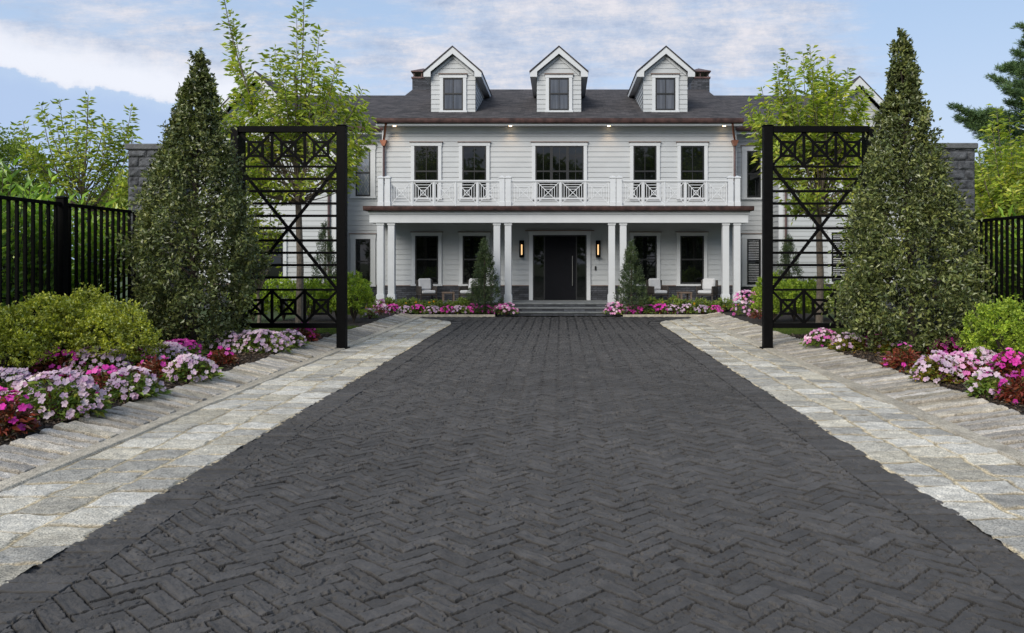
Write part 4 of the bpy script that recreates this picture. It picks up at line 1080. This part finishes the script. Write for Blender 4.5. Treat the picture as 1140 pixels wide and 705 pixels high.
# pine at the right edge
def pine(label, cx, Y, h, blist, z0=0):
    T = thing('pine_tree', label, 'pine tree', (cx, Y, z0))
    w = MB(); w.tube([(cx, Y, z0), (cx, Y, z0+h)], [.25, .04], 10); Pl = []; Al = []
    br = []
    for (px, py) in blist:
        tip = np.array([PX(px, Y), Y+RNG.uniform(-.5, .5), PZ(py, Y)]); st = np.array([cx, Y, tip[2]-abs(tip[0]-cx)*.35]); br.append((st, tip))
    for k in range(46):
        z = random.uniform(.18, .98); th = random.uniform(0, 6.28); R = 4.2*(1-z)**.7+.4
        tip = np.array([cx+R*math.cos(th), Y+R*math.sin(th), z0+h*z+R*.3]); br.append((np.array([cx, Y, z0+h*z]), tip))
    for st, tip in br:
        c = curve(st, tip, (0, 0, -.15), 10); w.tube(c, [.05*(1-.9*i/9)+.004 for i in range(10)], 5)
        ln = np.linalg.norm(tip-st); n = int(60*ln)
        t = RNG.uniform(.25, 1, n); pos = np.stack([np.interp(t, np.linspace(0, 1, 10), c[:, j]) for j in range(3)], -1)
        tang = unit((tip-st)[None])[0]
        sd = dirs(n)*np.array([1, 1, .55]); tw = RNG.uniform(.05, .75, n)*(1.15-t)
        pos = pos+sd*tw[:, None]+tang*tw[:, None]*.8
        # needle tufts
        q = 13; P = np.repeat(pos, q, 0)+RNG.normal(size=(n*q, 3))*.03
        Pl.append(P); Al.append(dirs(n*q)+np.repeat(sd*.6+tang*.8+np.array([0, 0, .4]), q, 0))
    w.build('trunk', M['barkd'], T, T.location)
    P = np.concatenate(Pl); A = np.concatenate(Al); L = RNG.uniform(.12, .2, len(P))
    leaf_obj('foliage', P, A, L, .022, M['pine'], T, fold=.05, droop=.05)
pine('tall dark pine rising at the right edge of the picture', PX(1190, 30), 30, 12.5, [(1108, 86), (1112, 102), (1125, 62), (1120, 75), (1128, 112), (1132, 95), (1135, 50)])
pine('lower dark pine with a reaching branch beyond the right pillar', PX(1150, 33), 33, 7.2, [(1062, 118), (1068, 130), (1090, 132), (1105, 128), (1078, 140), (1075, 125)])

# impatiens clumps
def impatiens(label, cx, Y, w_, h_, flow, leaf, nf, group=None, z0=bedz, fs=.045, nl=260, deep=None):
    T = thing('impatiens', label, 'flowers', (cx, Y, z0), 0, group)
    rx = w_/2; ry = (deep or min(w_, .75))/2
    st = MB()
    for k in range(9):
        th = random.uniform(0, 6.28); q = random.uniform(.3, .85)
        st.tube([(cx+.02*math.cos(th), Y+.02*math.sin(th), z0-.02), (cx+rx*q*math.cos(th), Y+ry*q*math.sin(th), z0+h_*.7)], [.008, .004], 5)
    st.build('stems', M['stemred'], T, T.location)
    u = dirs(nl, .3); u[:, 2] = np.abs(u[:, 2]); d = RNG.uniform(.45, 1.0, nl)
    lump = .8+.4*fbm(u[:, 0]*3+cx*3, u[:, 1]*3+u[:, 2]*2, 2, 5)
    P = np.stack([cx+u[:, 0]*rx*d*lump, Y+u[:, 1]*ry*d*lump, z0+.03+u[:, 2]*h_*.82*d*lump], -1)
    A = u*np.array([1, 1, .2])+RNG.normal(size=(nl, 3))*.35; L = RNG.uniform(.06, .12, nl)
    leaf_obj('leaves', P, A, L, L*.42, M[leaf], T, fold=.2, droop=.25)
    if nf:
        m = nf; u = dirs(m, .9); u[:, 2] = np.abs(u[:, 2])
        lump = .88+.3*fbm(u[:, 0]*3+cx*3, u[:, 1]*3+u[:, 2]*2, 2, 5)
        C = np.stack([cx+u[:, 0]*rx*lump*.95, Y+u[:, 1]*ry*lump*.95, z0+.05+u[:, 2]*h_*.97*lump], -1)
        Nn = unit(u*np.array([.9, .9, 1])+np.array([0, -.45, .25])+RNG.normal(size=(m, 3))*.3)
        R = np.where(np.abs(Nn[:, 2:3]) < .9, np.array([[0, 0, 1.]]), np.array([[1., 0, 0]]))
        a = unit(np.cross(Nn, R)); b = np.cross(Nn, a); ps = []; as_ = []; ns = []; ls = []
        size = fs*RNG.uniform(.75, 1.2, m); ph = RNG.uniform(0, 6.28, m)
        V = []; Fc = []; o = 0
        ring = 15
        rad = np.array([.74, 1.0, 1.0]*5)      # five broad petals with notches
        for k in range(ring): pass
        th = (np.arange(ring)/ring*2*np.pi)[None]+ph[:, None]
        rr = size[:, None]*rad[None]
        Vr = C[:, None]+a[:, None]*(rr*np.cos(th))[..., None]+b[:, None]*(rr*np.sin(th))[..., None]+Nn[:, None]*(rr*(RNG.uniform(-.1, .35, (m, ring))))[..., None]
        V = np.concatenate([C[:, None]-Nn[:, None]*.004, Vr], 1).reshape(-1, 3)
        bse = (np.arange(m)*(ring+1))[:, None, None]
        tri = np.array([[0, 1+k, 1+(k+1) % ring] for k in range(ring)])[None]
        Fc = (bse+tri).reshape(-1, 3)
        mesh_np('flower_heads', V, Fc, M[flow], T, loc=tuple(T.location))
    return T
def imp(px, yb, wpx, hpx, flow, leaf, dens, label, group='impatiens in the side beds'):
    Y = GY(yb, bedz)+.22; s = Y/F; w_ = wpx*s*1.08; h_ = hpx*s*.80
    fs = .042; nf = int(dens*w_*min(w_, .75)/(fs*fs*5.5)*1.5+dens*w_*h_/(fs*fs*7)) if flow else 0
    impatiens(label, PX(px, Y), Y, w_, h_, flow, leaf, nf, group, fs=fs, nl=int(200+w_*h_*1400))
L_ = [(4, 490, 58, 58, 'fmag', 'leafr', .45, 'magenta impatiens with red stems at the left picture edge'),
      (66, 468, 96, 58, 'fpale', 'leafg', 1.0, 'largest pale lilac impatiens mound, nearest the camera on the left'),
      (8, 452, 62, 42, 'fpale', 'leafg', 1.1, 'pale lilac impatiens at the left edge behind the magenta ones'),
      (66, 424, 56, 36, 'fmag', 'leafr', .35, 'dark leaved magenta impatiens before the boxwoods'),
      (104, 422, 74, 38, 'fpale', 'leafg', 1.1, 'pale impatiens mound rising against the boxwoods'),
      (118, 444, 50, 36, 'fmag', 'leafr', .5, 'magenta impatiens with dark red leaves between two pale mounds'),
      (149, 446, 56, 36, 'fpale', 'leafg', .9, 'pale impatiens mound at the stone edging beside the red leaved one'),
      (140, 410, 36, 30, 'fmag', 'leafr', .3, 'small dark leaved magenta impatiens under the last boxwood'),
      (183, 406, 50, 24, 'fpale', 'leafg', 1.2, 'pale impatiens in front of the left holly'),
      (176, 424, 46, 28, 'fmag', 'leafr', .12, 'red leaved impatiens almost without blooms'),
      (200, 400, 46, 22, 'fmag', 'leafg', 1.1, 'solid magenta impatiens at the foot of the left holly'),
      (214, 426, 52, 30, 'fpale', 'leafg', 1.1, 'round pale impatiens standing alone near the edging'),
      (247, 409, 28, 22, 'fmag', 'leafr', .2, 'sparse red leaved impatiens on bare mulch'),
      (254, 394, 44, 25, 'fpale', 'leafg', .8, 'pale impatiens beside the holly trunk'),
      (290, 394, 64, 28, 'fpale', 'leafg', 1.2, 'wide pale impatiens mound in front of the left gate'),
      (322, 388, 34, 20, 'fpale', 'leafg', 1.1, 'small pale impatiens beside the wide mound at the left gate'),
      (339, 381, 28, 22, 'fmag', 'leafr', .6, 'small magenta impatiens under the bottom rail of the left gate')]
R_ = [(916, 387, 38, 20, 'fmix', 'leafg', 1.0, 'pink and magenta impatiens nearest the right gate post'),
      (946, 392, 42, 20, 'fpale', 'leafy', .6, 'pale impatiens with yellowing leaves before the right gate'),
      (973, 391, 28, 24, 'fmag', 'leafr', .35, 'dark leaved magenta impatiens at the foot of the right holly'),
      (996, 396, 34, 24, 'fpale', 'leafy', .2, 'yellowing impatiens almost without blooms by the right holly'),
      (1008, 413, 44, 30, 'fmag', 'leafr', .08, 'deep red leaved impatiens with hardly any bloom'),
      (1058, 400, 48, 24, 'fmag', 'leafr', .8, 'bright magenta impatiens in front of the right bush'),
      (1044, 428, 52, 36, 'fpale', 'leafy', 1.0, 'white pink impatiens with yellow green leaves at the right edging'),
      (1068, 428, 46, 36, 'fmix', 'leafr', .9, 'magenta and pale impatiens over reddish leaves'),
      (1092, 416, 42, 28, 'fpale', 'leafg', 1.2, 'pale impatiens close to the right bush'),
      (1100, 444, 40, 30, 'fpale', 'leafg', .9, 'low lilac impatiens nearest the camera on the right'),
      (1124, 424, 44, 36, 'fmag', 'leafr', .7, 'magenta impatiens with dark leaves at the right picture edge'),
      (1136, 452, 44, 36, 'fmag', 'leafr', .4, 'red leaved magenta impatiens cut by the right picture edge'),
      (1165, 440, 40, 36, 'fpale', 'leafg', .9, 'pale impatiens just beyond the right picture edge')]
for a in L_+R_: imp(*a)
# front bed along the porch
def bedbox(x0, x1, lab):
    w = MB(); w.box(x0, x1, 28.25, 28.37, -.02, .07); o = w.build('kerb', M['concrete'], bevel=.01); tag(o, kind='structure')
    sheet('planting_bed', x0, x1, 28.37, 29.3, .08, M['soil'], (90, 14), .04, 4, 30)
bedbox(-8.5, -2.29, ''); bedbox(2.19, 8.5, '')
k = 0
for a, b, side in ((424, 556, 'left'), (690, 812, 'right')):
    px = a
    while px < b:
        pale = (k % 2 == 0) if random.random() < .85 else (k % 2 == 1)
        Y = 28.62+random.uniform(-.04, .04)
        lb = 'low %s impatiens along the porch kerb on the %s' % ('pale pink' if pale else 'magenta', side)
        impatiens(lb, PX(px, Y), Y, random.uniform(.5, .68), random.uniform(.22, .30), 'fpale' if pale else 'fmag', 'leafg', 46 if pale else 40, '%s impatiens %s of the steps' % ('pale' if pale else 'magenta', side), .08, .046, 130, .42)
        px += random.uniform(13, 17); k += 1
impatiens('magenta impatiens cluster at the left end of the steps', PX(563, 28.5), 28.5, .85, .36, 'fmix', 'leafg', 70, None, .06, .05, 160, .5)
impatiens('magenta impatiens cluster at the right end of the steps', PX(684, 28.5), 28.5, .85, .38, 'fmix', 'leafg', 70, None, .06, .05, 160, .5)
impatiens('tall mixed impatiens where the right edging meets the house bed', PX(832, 27.0), 27.0, 1.1, .8, 'fmix', 'leafg', 130, None, .12, .055, 300, .9)
impatiens('red leaved impatiens behind the right gate post', PX(846, 25.6), 25.6, .7, .35, None, 'leafr', 0, None, .12, .05, 160, .5)
impatiens('mixed impatiens where the left edging meets the house bed', PX(420, 27.4), 27.4, .85, .5, 'fmix', 'leafr', 60, None, .12, .05, 220, .7)
impatiens('small pale impatiens beside the bright bush left', PX(411, 25.8), 25.8, .55, .25, 'fpale', 'leafg', 26, None, .12, .05, 120, .45)
k = 0
for a, b, side in ((432, 530, 'left'), (722, 822, 'right')):
    px = a
    while px < b:
        Y = 29.0
        boxwood('low leafy perennial before the porch on the %s' % side, PX(px, Y), Y, .32, random.uniform(.34, .5), 1500, 'leafg', 'perennials before the porch %s' % side, .08, 'perennial', 'perennial', (.045, .075))
        px += random.uniform(13, 16)
for side, lst in (('left', ((431, 339), (452, 338), (463, 337), (483, 336), (447, 341), (478, 337), (408, 342), (502, 339))), ('right', ((773, 338), (822, 339), (738, 337), (806, 341), (700, 341), (828, 332)))):
    for px, py in lst:
        Y = 28.85; T = thing('marigold', 'small orange yellow bloom in the porch bed on the %s' % side, 'flower', (PX(px, Y), Y, .1), 0, 'orange blooms %s' % side)
        z = PZ(py, Y); w = MB(); w.tube([(PX(px, Y), Y, .1), (PX(px, Y), Y-.02, z)], [.006, .004], 5); w.build('stem', M['leafg'], T, T.location)
        n = 26; P = np.tile(np.array([PX(px, Y), Y-.02, z]), (n, 1)); leaf_obj('bloom', P, dirs(n, .3), .05, .03, M['fyel'], T)

# trees behind the photographer and around the plot (reflected in the glass, seen from a side step)
n_ = 0
for X in np.arange(-42, 43, 7.0):
    crown_tree('dense woodland tree across the road behind the photographer', X+random.uniform(-1.5, 1.5), -32+random.uniform(-4, 4), 5.2, random.uniform(13.5, 18), 5200, .8, 'decid2', base=.08, group='woodland across the road')
# ------------------------------------------------------------------ world
SUN_EL, SUN_AZ = math.radians(35), math.radians(-150)     # azimuth clockwise from +Y; negative = to the left
W = bpy.data.worlds.new('World'); S.world = W; W.use_nodes = True; nt = W.node_tree; nt.nodes.clear()
out = nt.nodes.new('ShaderNodeOutputWorld'); bg = nt.nodes.new('ShaderNodeBackground'); nt.links.new(bg.outputs[0], out.inputs[0])
sky = nt.nodes.new('ShaderNodeTexSky'); sky.sky_type = 'NISHITA'; sky.sun_disc = False; sky.sun_elevation = SUN_EL; sky.sun_rotation = SUN_AZ
sky.air_density = 1.0; sky.dust_density = .8; sky.ozone_density = 1.5
g = nt.nodes.new('ShaderNodeTexCoord').outputs['Generated']
sep = nt.nodes.new('ShaderNodeSeparateXYZ'); nt.links.new(g, sep.inputs[0])
def mth(op, a, b=None, c=None):
    n = nt.nodes.new('ShaderNodeMath'); n.operation = op
    for i, v in enumerate((a, b, c)):
        if v is None: continue
        if hasattr(v, 'is_output'): nt.links.new(v, n.inputs[i])
        else: n.inputs[i].default_value = v
    return n.outputs[0]
def smooth(v, a, b, o0=0., o1=1.):
    n = nt.nodes.new('ShaderNodeMapRange'); n.interpolation_type = 'SMOOTHSTEP'; nt.links.new(v, n.inputs[0])
    for i, q in enumerate((a, b, o0, o1)): n.inputs[1+i].default_value = q
    return n.outputs[0]
x, y, z = sep.outputs
ze = mth('ADD', mth('MAXIMUM', z, 0.0), .09)
u = mth('DIVIDE', x, ze); v = mth('DIVIDE', y, ze)
cb = nt.nodes.new('ShaderNodeCombineXYZ'); nt.links.new(u, cb.inputs[0]); nt.links.new(mth('MULTIPLY', v, 1.0), cb.inputs[1])
mp = nt.nodes.new('ShaderNodeMapping'); nt.links.new(cb.outputs[0], mp.inputs[0]); mp.inputs['Rotation'].default_value = (0, 0, .35); mp.inputs['Scale'].default_value = (.8, 1.25, 1); mp.inputs['Location'].default_value = (3.1, 7.7, 0)
n1 = noise(nt, mp.outputs[0], 1.1, 9, .62)
n2 = noise(nt, mp.outputs[0], 4.5, 6, .7)
n3 = noise(nt, g, 9.0, 6, .65)
dens = mth('ADD', mth('MULTIPLY', n1, .62), mth('MULTIPLY', n2, .38))
wob = mth('MULTIPLY', mth('SUBTRACT', n3, .5), .07)
line = mth('ADD', wob, mth('SUBTRACT', z, mth('ADD', mth('MULTIPLY', x, -.10), .108)))      # height above a slanted cloud edge
leftlow = mth('MULTIPLY', smooth(x, -.30, -.40), smooth(line, .034, .006))
rightclr = smooth(x, .26, .46)
midb = smooth(mth('ABSOLUTE', mth('SUBTRACT', x, 0.02)), .45, .1)
bandL = mth('MULTIPLY', smooth(x, -.22, -.36), mth('MULTIPLY', smooth(line, .008, .034), smooth(line, .085, .045)))
topl = mth('MULTIPLY', smooth(x, -.10, -.25), smooth(line, .10, .16))
bias = mth('SUBTRACT', mth('ADD', mth('MULTIPLY', midb, .09), mth('MULTIPLY', bandL, .25)), mth('ADD', mth('ADD', mth('MULTIPLY', leftlow, .5), mth('MULTIPLY', topl, .09)), mth('MULTIPLY', rightclr, .20)))
cov = smooth(mth('ADD', dens, bias), .43, .62)
shade = mth('ADD', mth('MULTIPLY', noise(nt, mp.outputs[0], 4.2, 9, .75), .55), mth('MULTIPLY', noise(nt, g, 17, 8, .75), .45))
ccol = ramp(nt, shade, [(.38, (3.8, 4.5, 6.0)), (.47, (5.2, 5.7, 6.9)), (.53, (6.6, 6.6, 7.2)), (.60, (8.0, 7.6, 7.8))])
ccol = mixrgb(nt, bandL, ccol, (8.6, 8.7, 9.3))
base = mixrgb(nt, .65, sky.outputs[0], (4.9, 6.6, 9.2))
hz = smooth(z, .34, .04)
base = mixrgb(nt, mth('MULTIPLY', hz, .75), base, (5.9, 6.8, 8.5))
base = mixrgb(nt, mth('MULTIPLY', leftlow, .85), base, (4.2, 5.5, 7.9))
colr = mixrgb(nt, mth('MULTIPLY', cov, .85), base, ccol)
nt.links.new(colr, bg.inputs[0]); bg.inputs[1].default_value = .10
# sun
sl = bpy.data.lights.new('sun', 'SUN'); sl.energy = 3.4; sl.angle = math.radians(40); sl.color = (1, .935, .83)
so = bpy.data.objects.new('sun', sl); COL.objects.link(so)
d = Vector((math.sin(SUN_AZ)*math.cos(SUN_EL), math.cos(SUN_AZ)*math.cos(SUN_EL), math.sin(SUN_EL)))
so.rotation_euler = (-d).to_track_quat('-Z', 'Y').to_euler(); so.location = (-20, -10, 30)
# camera
cam = bpy.data.cameras.new('camera'); co = bpy.data.objects.new('camera', cam); COL.objects.link(co)
co.location = (0, 0, CH); co.rotation_euler = (math.pi/2, 0, 0)
cam.sensor_width = 36; cam.sensor_fit = 'HORIZONTAL'; cam.lens = F/1140*36
cam.shift_x = -(VX-570)/1140; cam.shift_y = -(352.5-VY)/1140; cam.clip_end = 2000; cam.clip_start = .05
S.camera = co
S.view_settings.view_transform = 'Standard'; S.view_settings.look = 'None'; S.view_settings.exposure = .12; S.view_settings.gamma = 1
S.render.resolution_x = 1024; S.render.resolution_y = 633
